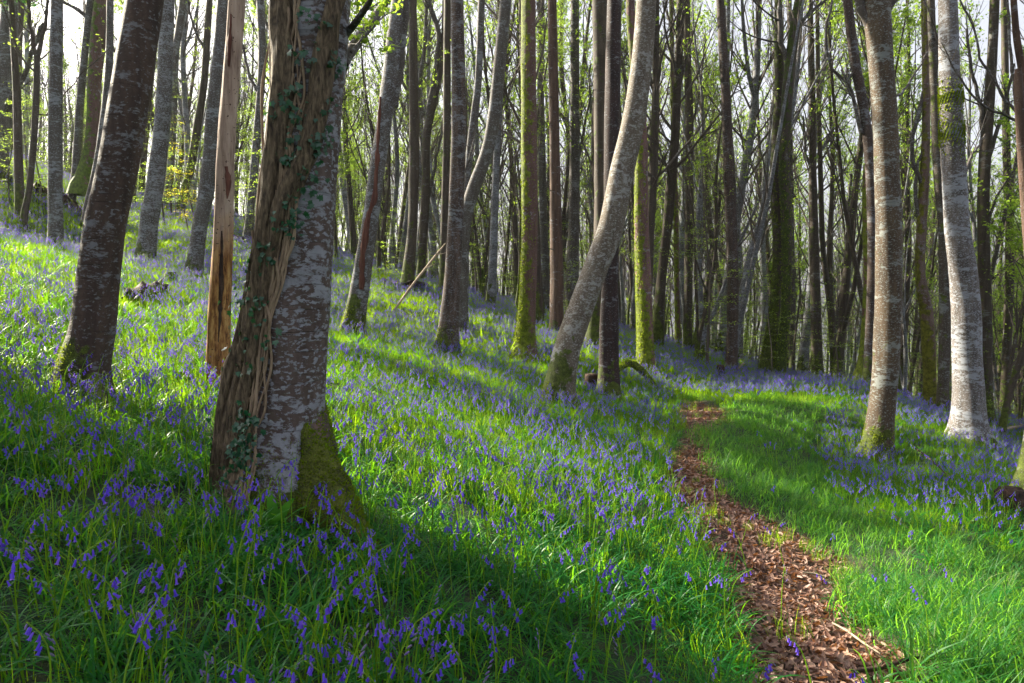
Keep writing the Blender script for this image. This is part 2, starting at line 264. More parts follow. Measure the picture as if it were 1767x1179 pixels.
# ---------------------------------------------------------------- tree table: pixel outlines turned into places on the hillside
# key: (distance, [(px, py, width px) from the foot up])
TR = {
 'leftdark': (4.4, [(141,692,84),(143,640,76),(152,600,71),(160,560,68),(181,390,64),(200,300,63),(217,200,63),(233,100,60),(249,0,57)]),
 'ivy':      (3.2, [(492,880,160),(490,800,140),(492,700,126),(503,560,126),(513,390,128),(527,200,122),(539,100,116),(548,0,112)]),
 'snag':     (5.3, [(374,668,42),(375,640,38),(379,530,35),(385,390,32),(394,200,29),(410,0,27)]),
 't95':      (13., [(97,440,28),(96,400,23),(96,200,20),(98,0,18)]),
 't270':     (16.5,[(248,458,34),(252,430,29),(256,390,28),(270,300,27),(281,200,26),(286,100,23),(289,0,22)]),
 't350':     (16., [(331,486,31),(336,450,27),(345,390,24),(360,300,25),(369,200,25),(380,90,23),(387,0,21)]),
 't45':      (19., [(40,414,12),(42,370,11),(51,322,10),(61,204,10),(64,102,8)]),
 't125':     (24., [(117,387,15),(121,360,13),(131,289,13),(139,170,12),(149,68,11),(156,0,11)]),
 'moss150':  (24., [(144,320,30),(150,290,23),(160,238,22),(163,136,21),(173,34,24),(178,0,24)]),
 't145':     (22., [(143,408,13),(152,350,11),(170,272,12),(187,136,12),(190,0,11)]),
 't226':     (28., [(226,379,13),(230,300,12),(238,238,11),(243,100,11),(246,0,10)]),
 't242':     (34., [(242,338,11),(247,280,10),(258,170,9),(266,80,9),(270,0,8)]),
 't311':     (30., [(311,369,17),(318,330,14),(329,289,13),(340,221,13),(352,140,12),(357,68,11),(362,0,10)]),
 't290':     (30., [(288,352,13),(297,250,12),(302,102,12),(309,50,12),(316,0,11)]),
 't425':     (25., [(426,422,17),(432,360,14),(445,221,13),(452,102,13),(449,0,13)]),
 't10':      (23., [(-6,300,32),(0,250,27),(7,190,26),(14,80,26),(17,0,25)]),
 't25':      (33., [(21,281,20),(25,240,14),(29,170,13),(32,60,12),(36,0,12)]),
 't600':     (12.3,[(606,580,40),(611,555,34),(621,492,31),(638,390,28),(650,300,27),(665,200,26),(678,100,27),(688,0,23)]),
 't770':     (12.8,[(769,612,42),(773,570,34),(780,480,29),(785,390,27),(792,200,24),(789,0,22)]),
 't800':     (15.5,[(789,598,34),(794,500,24),(801,390,22),(812,340,23),(843,250,22),(858,150,21),(873,0,19)]),
 't822':     (16.5,[(800,560,16),(803,400,14),(806,306,13),(818,200,13),(825,140,12),(831,0,12)]),
 't705':     (21., [(703,504,24),(706,460,20),(712,390,17),(714,300,18),(714,200,16),(712,0,14)]),
 't726':     (25., [(725,490,17),(728,440,15),(735,330,15),(736,238,14),(752,160,11),(763,100,9),(768,0,8)]),
 't765':     (22., [(764,512,17),(767,400,14),(771,200,13),(772,0,12)]),
 't905':     (14., [(902,618,44),(905,590,34),(910,500,30),(913,390,28),(913,200,26),(912,0,25)]),
 'spruce':   (19., [(962,588,30),(961,560,25),(961,480,23),(959,390,20),(956,200,17),(953,0,15)]),
 't940':     (26., [(940,546,18),(940,480,15),(936,300,13),(933,150,12),(934,0,11)]),
 't987':     (24., [(987,550,26),(988,480,22),(990,390,19),(992,200,16),(992,0,14)]),
 'lean':     (9.5, [(962,702,60),(967,660,50),(980,600,46),(1003,530,43),(1025,470,42),(1051,400,42),(1072,300,41),(1094,200,39),(1108,100,36),(1115,0,33)]),
 'dark1050': (12.2,[(1050,688,42),(1050,650,35),(1051,560,31),(1053,480,28),(1055,390,27),(1056,250,26),(1058,120,25),(1060,0,24)]),
 't1025':    (17., [(1025,600,34),(1026,560,29),(1032,480,26),(1038,390,26),(1038,200,27),(1036,0,26)]),
 'moss1116': (16., [(1116,648,36),(1114,600,30),(1110,480,27),(1106,373,24),(1106,238,22),(1098,130,18),(1090,50,15),(1088,0,14)]),
 't1170':    (30., [(1171,612,11),(1168,500,9),(1166,380,9),(1162,240,8),(1158,0,7)]),
 't1185':    (27., [(1186,616,17),(1187,540,15),(1189,390,14),(1190,240,14),(1187,120,13),(1184,0,12)]),
 't1208':    (28., [(1196,604,11),(1210,540,9),(1226,460,8),(1236,400,7),(1243,330,6)]),
 't1260':    (21., [(1260,650,22),(1263,600,19),(1265,500,20),(1262,390,19),(1256,250,17),(1250,120,15),(1243,0,13)]),
 't1275':    (26., [(1275,632,13),(1277,540,11),(1274,420,10),(1266,320,9),(1258,200,8),(1256,100,7),(1257,0,6)]),
 't1325':    (22., [(1324,645,28),(1328,600,23),(1337,526,19),(1343,424,17),(1338,300,17),(1344,150,15),(1343,0,13)]),
 't1343':    (21.5,[(1343,657,22),(1349,600,17),(1356,526,16),(1358,390,17),(1354,272,18),(1361,130,18),(1374,30,16),(1379,0,15)]),
 't1367':    (30., [(1366,658,12),(1368,580,10),(1367,492,10),(1364,300,9),(1362,0,8)]),
 't1411':    (24., [(1411,668,22),(1409,600,18),(1407,500,17),(1404,390,15),(1402,280,12),(1401,170,11),(1398,0,9)]),
 't1439':    (27., [(1440,675,15),(1438,600,12),(1433,530,11),(1420,430,9),(1416,300,8),(1412,150,7),(1410,0,6)]),
 't1479':    (19., [(1477,692,36),(1482,660,27),(1492,611,20),(1500,492,18),(1498,390,17),(1495,330,13),(1494,285,8)]),
 't1495':    (16., [(1497,668,20),(1503,560,17),(1506,420,16),(1500,272,15),(1490,187,15),(1474,102,16),(1462,0,15)]),
 't1520':    (10.3,[(1513,790,56),(1516,760,48),(1523,700,43),(1531,600,42),(1534,500,41),(1534,400,40),(1526,200,39),(1515,60,40),(1511,0,43)]),
 't1605':    (20., [(1605,712,26),(1605,660,21),(1603,600,21),(1598,533,20),(1588,475,16),(1590,390,16),(1594,320,15),(1598,200,12),(1596,0,11)]),
 't1624':    (18., [(1623,738,27),(1627,690,20),(1630,560,18),(1628,390,17),(1620,306,16),(1613,170,13),(1606,0,12)]),
 'big1671':  (11.6,[(1671,762,66),(1671,730,54),(1671,680,48),(1668,600,44),(1664,500,42),(1652,400,38),(1645,280,37),(1641,200,35),(1638,100,30),(1636,0,27)]),
 't1705':    (21., [(1704,733,24),(1702,660,20),(1699,500,19),(1697,340,18),(1705,200,17),(1712,100,15),(1716,0,14)]),
 't1735':    (27., [(1733,735,17),(1738,600,14),(1742,450,13),(1738,300,12),(1735,150,11),(1733,0,10)]),
 'edge':     (7.6, [(1784,868,76),(1789,820,56),(1800,750,52),(1814,650,50),(1826,540,48),(1832,400,48),(1838,200,46),(1840,0,44)]),
 'broken':   (8.5, [(1800,840,36),(1790,600,24),(1776,420,17),(1766,300,14),(1761,204,14),(1758,150,13),(1757,119,10)]),
 'edgered':  (9.5, [(1812,820,30),(1800,500,18),(1785,300,14),(1768,150,12),(1755,70,10),(1749,0,9)]),
}
# ---------------------------------------------------------------- terrain
H0 = 1.2; SA = -.26; SB = -.01
ctrl = []
for k, (Y, pts) in TR.items():
    u, e = ray(pts[0][0], pts[0][1])
    if k in ('edge', 'broken', 'edgered', 'ivy', 'leftdark', 'snag'): 
        if k in ('broken', 'edgered'): continue
    ctrl.append((u, math.log(Y), e - (-H0 / Y + SA * u + SB)))
for px, py in [(0,292),(150,322),(300,352),(450,402),(600,450),(750,500),(900,532),(1050,570),(1200,608),(1400,668),(1600,706),(1767,738)]:
    for Y, dd in ((38, 0), (75, -.006), (140, -.012)):
        u, e = ray(px, py); ctrl.append((u, math.log(Y), e + dd - (-H0 / Y + SA * u + SB)))
for px, py, Y in [(1600,900,6.0),(1500,1100,3.3),(1750,1150,2.9),(1330,960,4.7),(1300,860,6.2),(1220,760,8.6),(1300,720,10.5),(1420,690,13.5)]:
    u, e = ray(px, py); v = e - (-H0 / Y + SA * u + SB)
    ctrl.append((u, math.log(Y), v))
for u in (-.9, -.7, -.5, -.3, -.1, .1):
    for Y in (1.6, 2.1, 2.7): ctrl.append((u, math.log(Y), 0.0))
ctrl = np.array(ctrl)
def kern(du, dl): return np.exp(-(du / .17) ** 2 - (dl / .38) ** 2)
K = kern(ctrl[:, None, 0] - ctrl[None, :, 0], ctrl[:, None, 1] - ctrl[None, :, 1]) + np.eye(len(ctrl)) * .05
WT = np.linalg.solve(K, ctrl[:, 2])
def sat(x, L=130): return L * np.tanh(x / L)
LIT = [(1268,1179),(1262,1130),(1250,1080),(1238,1030),(1240,990),(1222,950),(1195,905),(1160,860),(1142,815),(1160,780),(1182,745),(1165,712),(1172,692),(1205,690),(1262,706),(1265,722),(1225,740),(1228,775),(1235,815),(1258,850),(1312,880),(1375,910),(1450,945),(1470,968),(1450,1000),(1465,1035),(1490,1070),(1545,1105),(1600,1140),(1650,1179),(1730,1300),(1330,1300)]
GRS = [(1200,745),(1262,722),(1268,702),(1310,692),(1400,698),(1450,712),(1400,760),(1420,820),(1470,890),(1560,930),(1800,965),(1900,1300),(1600,1300),(1600,1140),(1490,1070),(1450,1000),(1470,968),(1375,910),(1258,850),(1235,815)]
def terrain(x, y, detail=True):
    x = np.asarray(x, float); y = np.asarray(y, float)
    z = -H0 + SA * sat(x) + SB * y
    yy = np.clip(y, .9, 160); u = x / np.maximum(y, .9); ly = np.log(yy)
    res = np.zeros(np.broadcast(x, y).shape)
    for i in range(len(ctrl)): res = res + WT[i] * kern(u - ctrl[i, 0], ly - ctrl[i, 1])
    fade = np.clip((y - 1.2) / 1.3, 0, 1) * np.clip((230 - y) / 80, 0, 1); fade = fade * fade * (3 - 2 * fade)
    z = z + res * yy * fade
    if detail:
        z = z + .035 * vnoise(x, y, 1.1, 3) + .012 * vnoise(x, y, .35, 4)
    return z
def litter_mask(x, y, z):
    px, py = project(x, y, z); m = inpoly(px, py, LIT) & (y > .4); return m
def grid_axis(a, b, n0, s):
    t = np.linspace(-1, 1, n0); v = np.sinh(t * s) / math.sinh(s); return np.where(v < 0, -v * a, v * b)
gx = grid_axis(-160, 160, 460, 5.4); gy = grid_axis(-60, 240, 520, 5.4) + 3.0
GX, GY = np.meshgrid(gx, gy); GZ0 = terrain(GX, GY)
lm = litter_mask(GX, GY, GZ0).astype(float)
for _ in range(2): lm = (lm + np.roll(lm, 1, 0) + np.roll(lm, -1, 0) + np.roll(lm, 1, 1) + np.roll(lm, -1, 1)) / 5
GZ = GZ0 - .06 * lm
ny, nx = GX.shape; ii = (np.arange(ny - 1)[:, None] * nx + np.arange(nx - 1)[None, :]).ravel()
mb = MB(); mb.add(np.stack([GX, GY, GZ], -1).reshape(-1, 3), np.stack([ii, ii + 1, ii + nx + 1, ii + nx], -1))
gnd = mb.build('ground', ground_mat()); tag(gnd, kind='structure')
a_ = gnd.data.attributes.new('litter', 'FLOAT', 'POINT'); a_.data.foreach_set('value', lm.ravel().astype(np.float32))
def gz(x, y): return float(terrain(np.array([x]), np.array([y]))[0])
def on_ground(px, py):
    """first point of the hillside that the line of sight through a pixel meets"""
    u, e = ray(px, py); ys = np.exp(np.linspace(math.log(1.3), math.log(120), 500)); z = terrain(u * ys, ys)
    hit = np.nonzero(z >= e * ys)[0]; Y = ys[hit[0]] if len(hit) else 60.
    return Vector((u * Y, Y, gz(u * Y, Y)))

# ---------------------------------------------------------------- growing wood
def perp(d, r):
    a = r.normal(size=3); a -= d * a.dot(d); return a / (np.linalg.norm(a) + 1e-9)
def grow(r, p, d, L, rad, lev, maxlev, tubes, leaves, up=.25, nch=(9, 6, 4), ang=(.55, .8), wig=.12, leafn=6, leafp=1.0):
    n = 7 if lev <= 1 else 5; P = [np.array(p, float)]; d = np.array(d, float); D = [d]
    for i in range(n):
        d = d + perp(d, r) * wig * (1 + .3 * lev) * r.uniform(.3, 1) + np.array([0, 0, up * .25]); d /= np.linalg.norm(d)
        P.append(P[-1] + d * L / n); D.append(d)
    rr = rad * (1 - .82 * (np.arange(n + 1) / n) ** 1.1)
    tubes.append((np.array(P), rr, lev))
    if lev >= maxlev:
        if r.random() < leafp:
            for _ in range(leafn):
                t = r.uniform(.25, 1) * n; i = min(int(t), n - 1); q = P[i] + (P[i + 1] - P[i]) * (t - i)
                leaves.append(q + r.normal(size=3) * np.array([1, 1, .45]) * min(.14, L * .16))
        return
    for c in range(nch[min(lev, len(nch) - 1)]):
        t = r.uniform(.22 if lev else .1, .98) * n; i = min(int(t), n - 1); q = P[i] + (P[i + 1] - P[i]) * (t - i)
        a = r.uniform(*ang); nd = D[i] * math.cos(a) + perp(D[i], r) * math.sin(a)
        f = 1 - .55 * t / n
        grow(r, q, nd, L * r.uniform(.35, .55) * f, rr[i] * r.uniform(.35, .6), lev + 1, maxlev, tubes, leaves, up, nch, ang, wig, leafn, leafp)
SEG = (9, 5, 3, 3, 3)
def leaf_quads(r, pts, size, flat=.5):
    P = np.asarray(pts); n = len(P)
    if n == 0: return np.zeros((0, 3)), np.zeros((0, 4), int)
    nrm = r.normal(size=(n, 3)) * flat + np.array([0, 0, 1.]); nrm /= np.linalg.norm(nrm, axis=1)[:, None]
    a = np.cross(nrm, r.normal(size=(n, 3))); a /= np.linalg.norm(a, axis=1)[:, None] + 1e-9; b = np.cross(nrm, a)
    s = size * r.uniform(.6, 1.3, n)[:, None]
    V = np.stack([P - a * s, P + b * s * .55 - a * s * .1, P + a * s - nrm * s * .25, P - b * s * .55 - a * s * .1], 1).reshape(-1, 3)
    return V, np.arange(4 * n).reshape(-1, 4)
def crown_mesh(name, tubes, leaves, r, leafsize, mats, skip0=False):
    mb = MB()
    for P, rr, lev in tubes:
        if skip0 and lev == 0: continue
        add_tube(mb, P, rr, SEG[lev], 0, cap=False)
    if len(leaves):
        V, f = leaf_quads(r, leaves, leafsize); mb.add(V, f, 1)
    return mb.mesh(name, mats)

# crowns for the near trees (they start above the picture and shade the ground)
HCROWN = []
for s in range(4):
    r = np.random.default_rng(100 + s); tubes = []; leaves = []
    grow(r, (0, 0, 0), (.05, 0, 1), 7.5, .085, 0, 2, tubes, leaves, up=.35, nch=(13, 7), ang=(.5, .95), leafn=5, leafp=.55)
    HCROWN.append(crown_mesh('crown', tubes, leaves, r, .05, [bark(**B_FAR), M_LEAF]))

def trunk_path(key, step=.1):
    Y, pts = TR[key]; rows = []
    for px, py, wd in pts:
        p = at(px, py, Y); rows.append((p.x, p.y, p.z, wd / F * Y / 2))
    b = rows[0]; rows.insert(0, (b[0] - (rows[1][0] - b[0]) * .2, b[1], b[2] - .35, b[3] * 1.12))
    return smooth_path(rows, step)
def extend(path, height):
    """carry a trunk on above the picture, easing towards vertical"""
    d = path[-1, :3] - path[-6, :3]; d /= np.linalg.norm(d); rows = [path]; p = path[-1].copy()
    k = int(height / .35)
    for i in range(k):
        d = d + np.array([math.sin(i * .7) * .03, math.cos(i * .5) * .03, .07]); d /= np.linalg.norm(d)
        p = p.copy(); p[:3] += d * .35; p[3] = max(p[3] * .975, .03); rows.append(p[None])
    return np.concatenate(rows), d
SURF = {}
def build_trunk(key, label, cat='tree', mp=None, material=None, ext=3.0, group=None, crown=True, seg=None, flare=.45, lobes=5, step=None, knob=.04, name='beech_tree', lean=0):
    Y = TR[key][0]; st = step or (.06 if Y < 6 else .12 if Y < 15 else .25)
    path = trunk_path(key, st); r = np.random.default_rng(abs(hash(key)) % 9999 if False else sum(map(ord, key)) * 7)
    base = Vector((path[0, 0], path[0, 1], path[0, 2] + .35))
    if lean: path[:, 1] += lean * np.maximum(0, path[:, 2] - base.z)
    nvis = len(path)
    if ext: path, d = extend(path, ext)
    P = path[:, :3] - np.array(base); rr = path[:, 3]
    seg = seg or (44 if Y < 6 else 24 if Y < 15 else 14)
    ph = r.uniform(0, 6.28, 8)
    hh = P[:, 2][:, None]
    def disp(th, s, PP):
        h = PP[:, 2][:, None]
        a = 1 + knob * np.sin(3 * th + ph[0] + h * .7) + knob * .8 * np.sin(2 * th + ph[1] - h * 1.3) + knob * .5 * np.sin(5 * th + ph[2] + h * 2.1) * np.sin(h * 3 + ph[3])
        a = a + knob * .6 * np.sin(h * 5 + ph[4]) * np.sin(th + ph[5]) + knob * .25 * np.sin(th * 9 + h * 6 + ph[6]) + knob * .2 * np.sin(h * 17 + 3 * th + ph[7])
        fl = np.exp(-np.maximum(h + .05, 0) / (.15 + .55 * rr[0]))
        return a + flare * fl * (.25 + .75 * np.abs(np.sin(th * lobes / 2 + ph[3])) ** 1.5)
    root = empty(name, base, label, cat, group)
    mb = MB(); V = add_tube(mb, P, rr, seg, 0, disp)
    kk = sum(map(ord, key)); mp = dict(mp or B_GREY); mp.setdefault('ls', (.65, 1.0, 1.5)[kk % 3]); mp.setdefault('zs', (1.5, 2.6)[kk // 3 % 2])
    tr = mb.build('trunk', material or bark(**mp), root)
    SURF[key] = dict(root=root, V=V.reshape(-1, seg, 3), P=P, r=rr, seg=seg, base=base, nvis=nvis, path=path)
    if crown and ext:
        i = sum(map(ord, key)) % 4; c = bpy.data.objects.new('crown', HCROWN[i]); COL.objects.link(c); c.parent = root
        c.location = P[-1]; c.rotation_euler = Vector(d).to_track_quat('Z', 'Y').to_euler(); s = max(.7, rr[-1] / .085); c.scale = (s, s, s)
    return root
def add_branch(key, pts, w0, w1, name='branch', dy=0, lsz=.045, material=None, twigs=0, leaf=0, seed=0, tdepth=None):
    """a limb drawn through pixel points (kept at the tree's own distance plus dy at its tip)"""
    S = SURF[key]; Y = TR[key][0]; n = len(pts); rows = []
    for i, (px, py) in enumerate(pts):
        t = i / (n - 1); p = at(px, py, Y + dy * t) - S['base']; rows.append((p.x, p.y, p.z, (w0 + (w1 - w0) * t) / F * Y / 2))
    path = smooth_path(rows, .12 if Y < 16 else .3); mb = MB()
    r = np.random.default_rng(seed + 5)
    path[1:-1, :3] += r.normal(size=(len(path) - 2, 3)) * .008 * Y / 10
    add_tube(mb, path[:, :3], path[:, 3], 8 if Y < 16 else 6)
    tubes = []; leaves = []
    for _ in range(twigs):
        i = r.integers(len(path) // 4, len(path) - 1); d = path[i, :3] - path[i - 1, :3]; d /= np.linalg.norm(d)
        a = r.uniform(.5, 1.1); nd = d * math.cos(a) + perp(d, r) * math.sin(a)
        grow(r, path[i, :3], nd, r.uniform(.5, 1.4) * Y / 14, path[i, 3] * .45, 1, 2, tubes, leaves, nch=(4, 4), leafn=leaf)
    for P, rr, lev in tubes: add_tube(mb, P, rr, 4, cap=False)
    o = mb.build(name, [material or S['root'].children[0].data.materials[0]], S['root'])
    if leaf and leaves:
        V, f = leaf_quads(r, leaves, lsz); m2 = MB(); m2.add(V, f); m2.build('foliage', M_LEAF, o)
    return o
def moss_tufts(key, n, hmax, side=None, spread=.3, size=.012, seed=1):
    """short upright fuzz on the lower bark"""
    S = SURF[key]; r = np.random.default_rng(seed); V = S['V']; P = S['P']; seg = S['seg']
    nr = int(np.searchsorted(P[:, 2], hmax)); pts = []; nr = max(nr, 3)
    i = (r.random(n * 2) ** 1.6 * (nr - 1)).astype(int); j = r.integers(0, seg, n * 2); a = r.random((n * 2, 1)); b = r.random((n * 2, 1))
    q = V[i, j] * (1 - a) + V[i, (j + 1) % seg] * a; q2 = V[i + 1, j] * (1 - a) + V[i + 1, (j + 1) % seg] * a; q = q * (1 - b) + q2 * b
    nrm = q - P[i]; nrm /= np.linalg.norm(nrm, axis=1)[:, None] + 1e-9
    h = q[:, 2]; keep = r.random(n * 2) < np.clip(1.15 - h / hmax + .5 * np.sin(q[:, 0] * 23 + q[:, 2] * 11) * .6 + .3 * np.sin(q[:, 1] * 31), 0, 1)
    if side is not None:
        sv = np.array(side, float); sv /= np.linalg.norm(sv); keep &= (nrm @ sv) > r.normal(0, .35, n * 2)
    q = q[keep][:n]; nrm = nrm[keep][:n]; m = len(q)
    t = r.normal(size=(m, 3)); t -= nrm * (t * nrm).sum(1)[:, None]; t /= np.linalg.norm(t, axis=1)[:, None]
    s = size * r.uniform(.5, 1.4, (m, 1)); up = nrm * s + np.array([0, 0, 1]) * s * r.uniform(-.4, .7, (m, 1)) + t * s * r.uniform(-.4, .4, (m, 1))
    q = q - nrm * .003
    T = np.stack([q - t * s * .42, q + t * s * .42, q + up], 1).reshape(-1, 3); mb = MB(); mb.add(T, np.arange(3 * m).reshape(-1, 3))
    return mb.build('moss', M_MOSS, S['root'], smooth=False)

# ---------------------------------------------------------------- the trees one can tell apart
D = dict
GN_ = 'beech trunks standing on the bluebell slope'
build_trunk('ivy', 'massive lichen-blotched beech wrapped in thick ivy stems, nearest tree', mp=D(B_GREY, colA=(.12, .088, .075), colB=(.055, .038, .032), lichen=.8, lcol=(.25, .26, .29), moss_h=.16, side=(1.0, -.2), ls=1.0, zs=1.8), ext=5, flare=.5, lobes=5, knob=.035)
build_trunk('leftdark', 'dark brown leaning beech with pale lichen spots and mossy foot, front left', mp=D(B_DARK, moss_h=.42, side=(-1.3, 0)), ext=5, flare=.35, knob=.03)
build_trunk('snag', 'bare cream dead trunk with orange rotten foot beside the ivy-clad tree', 'dead tree', material=M_SNAG, ext=1.2, crown=False, flare=.15, knob=.07, name='dead_tree')
build_trunk('t95', 'straight grey banded beech with a dark root spur, far left midground', mp=B_GREY, ext=4)
build_trunk('t270', 'slim pale grey beech with a mossy foot right of the dark leaning beech', mp=D(B_GREY, lichen=.75, moss_h=.5), ext=4)
build_trunk('t350', 'grey beech curving up just behind the bare dead trunk', mp=D(B_GREY, moss_h=.45), ext=4)
build_trunk('t45', 'thin dark forked sapling trunk nearest the left edge', mp=B_FARDARK, ext=0, crown=False, name='young_tree')
build_trunk('t125', 'thin grey trunk rising behind the rotten log on the left slope', mp=B_GREY, ext=4)
build_trunk('moss150', 'thick green mossy trunk with spreading foot on the far left slope', mp=D(B_MOSS, moss_all=.62, mcol=(.10, .16, .012)), ext=4, name='mossy_tree')
build_trunk('t145', 'very thin slanting grey stem close left of the dark leaning beech', mp=B_GREY, ext=4)
build_trunk('t226', 'thin dark straight stem showing behind the right edge of the dark leaning beech', mp=B_FARDARK, ext=4)
build_trunk('t242', 'thin brown stem between the dark leaning beech and the slim pale beech', mp=B_FARDARK, ext=4)
build_trunk('t290', 'thin upright stem immediately right of the slim pale beech', mp=B_GREY, ext=4)
build_trunk('t311', 'dark leaning tree with a green mossy foot on the far upper slope', mp=D(B_FARDARK, moss_h=3, moss_all=.4), ext=4)
build_trunk('t425', 'slender pale trunk between the bare dead trunk and the ivy-clad tree', mp=B_GREY, ext=4)
build_trunk('t10', 'grey trunk cut by the left edge of the view', mp=B_GREY, ext=4)
build_trunk('t25', 'distant dark mossy trunk on the skyline at far left', mp=D(B_FARDARK, moss_h=4), ext=4)
build_trunk('t600', 'curving grey beech with a strip of brown dead bark and moss-black foot', mp=D(B_GREY, moss_h=.7), ext=4, flare=.6)
build_trunk('t770', 'brown speckled beech standing close in front of a curving pale one', mp=D(B_DARK, colA=(.13, .09, .07), lichen=.55, moss_h=.5), ext=4, flare=.5)
build_trunk('t800', 'pale curving beech rising to the right from behind the brown speckled one', mp=D(B_GREY, lichen=.5), ext=4)
build_trunk('t822', 'narrow pale stem running between the speckled beech and the curving pale one', mp=D(B_GREY, lichen=.6), ext=4)
build_trunk('t705', 'dark ridged trunk with a bright mossy foot on the violet bank', mp=D(B_FARDARK, moss_h=.9, vert=.5), ext=4)
build_trunk('t726', 'dark crooked trunk with shaggy side stems just right of the ridged trunk', mp=D(B_FARDARK, vert=.4), ext=4)
build_trunk('t765', 'slim dark stem immediately left of the brown speckled beech', mp=B_FARDARK, ext=4)
build_trunk('t905', 'upright trunk coated in bright green moss, middle of the slope', mp=D(B_MOSS, moss_all=.57, side=(-1.6, 0)), ext=4, flare=.6, name='mossy_tree')
build_trunk('spruce', 'straight reddish conifer trunk covered with short dead spikes', 'conifer', mp=B_SPRUCE, ext=4, name='conifer_tree')
build_trunk('t940', 'pale far trunk just left of the reddish conifer', mp=D(B_GREY, lichen=.5), ext=4)
build_trunk('t987', 'broad dim grey trunk just right of the reddish conifer', mp=D(B_FAR, lichen=.5), ext=4)
build_trunk('lean', 'pale smooth beech leaning strongly right, sunlit along its left edge', mp=B_PALE, ext=5, flare=.45, knob=.03)
build_trunk('dark1050', 'nearly black straight trunk just behind the leaning sunlit beech', mp=D(B_DARK, colA=(.05, .028, .024), colB=(.016, .01, .011), lichen=.35), ext=4, flare=.3)
build_trunk('t1025', 'broad dark trunk farther back behind the leaning sunlit beech', mp=D(B_FARDARK, colA=(.10, .075, .06)), ext=4)
build_trunk('moss1116', 'tall trunk with patchy green moss over pinkish bark right of the leaning beech', mp=D(B_MOSS, moss_all=.54, colA=(.22, .12, .11)), ext=4, name='mossy_tree')
build_trunk('t1170', 'pencil-thin yellow-green mossy stem right of the patchy mossy trunk', mp=D(B_MOSS, moss_all=.7), ext=3)
build_trunk('t1185', 'dark slim straight trunk at the top of the path bank', mp=B_FARDARK, ext=4)
build_trunk('t1208', 'thin dark pole leaning right among the upright trunks above the path', mp=B_FARDARK, ext=0, crown=False, name='leaning_pole')
build_trunk('t1260', 'tall speckled trunk with a charred-looking black foot above the path', mp=D(B_DARK, lichen=.4, moss_h=.2), ext=4)
build_trunk('t1275', 'thin silvery stem hugging the right side of the black-footed trunk', mp=D(B_GREY, lichen=.7, lcol=(.4, .42, .46)), ext=3)
build_trunk('t1325', 'left one of the paired trunks, mossy and curving from a leaning foot', mp=D(B_FARDARK, moss_h=3.5, moss_all=.45), ext=4)
build_trunk('t1343', 'right one of the paired trunks, dark green and forking near the top', mp=D(B_FARDARK, moss_h=5, moss_all=.55, mcol=(.05, .075, .008)), ext=4)
build_trunk('t1367', 'thin grey stem just right of the paired mossy trunks', mp=B_FAR, ext=3)
build_trunk('t1411', 'straight dark trunk standing clear between the paired trunks and the snapped one', mp=D(B_FARDARK, lichen=.3), ext=4)
build_trunk('t1439', 'thin trunk that splits into a V low down, left of the snapped mossy trunk', mp=B_FARDARK, ext=3)
build_trunk('t1479', 'snapped mossy trunk leaning beside the big brown speckled beech', 'dead tree', mp=D(B_MOSS, moss_all=.52, moss_h=3.0, colA=(.15, .07, .05), colB=(.06, .03, .025), vert=.5), ext=0, crown=False, name='dead_tree')
build_trunk('t1495', 'dark speckled stem arching left from behind the big brown beech', mp=D(B_DARK, lichen=.45), ext=4)
build_trunk('t1520', 'big brown speckled beech forking at the top, with a green mossy foot', mp=D(B_DARK, colA=(.11, .075, .045), colB=(.05, .034, .022), lichen=.55, lcol=(.24, .265, .26), moss_h=.4, side=(-1.6, -.2)), ext=4, flare=.35)
build_trunk('t1605', 'yellow-mossed knobbly trunk between the two big right-hand beeches', mp=D(B_MOSS, moss_all=.52, moss_h=3.5, colA=(.2, .14, .12), mcol=(.14, .14, .012)), ext=4, name='mossy_tree')
build_trunk('t1624', 'dark trunk with mossy foot close left of the big silver-grey beech', mp=D(B_FARDARK, lichen=.5, moss_h=.7), ext=4)
build_trunk('big1671', 'big silver-grey beech with moss collar halfway up, near the right edge', mp=D(B_GREY, colA=(.19, .165, .155), lichen=.7, lcol=(.30, .32, .36), moss_h=.12), ext=4, flare=.4)
build_trunk('t1705', 'dark branching trunk just right of the big silver-grey beech', mp=B_FARDARK, ext=4)
build_trunk('t1735', 'slim ivy-darkened trunk nearest the right edge in the background', mp=D(B_FARDARK, moss_all=.3), ext=4)
build_trunk('edge', 'pale beech foot with moss leaning out of the right edge', mp=D(B_GREY, lichen=.6, moss_h=.5, side=(-1.5, 0)), ext=4, flare=.5)
build_trunk('broken', 'reddish broken-topped stub at the top right edge', 'dead tree', mp=D(B_SPRUCE, colA=(.13, .08, .055)), ext=0, crown=False, name='dead_tree')
build_trunk('edgered', 'thin reddish stem leaning in from the top right edge with sweeping boughs', mp=D(B_SPRUCE, colA=(.14, .075, .045)), ext=3, name='leaning_tree')

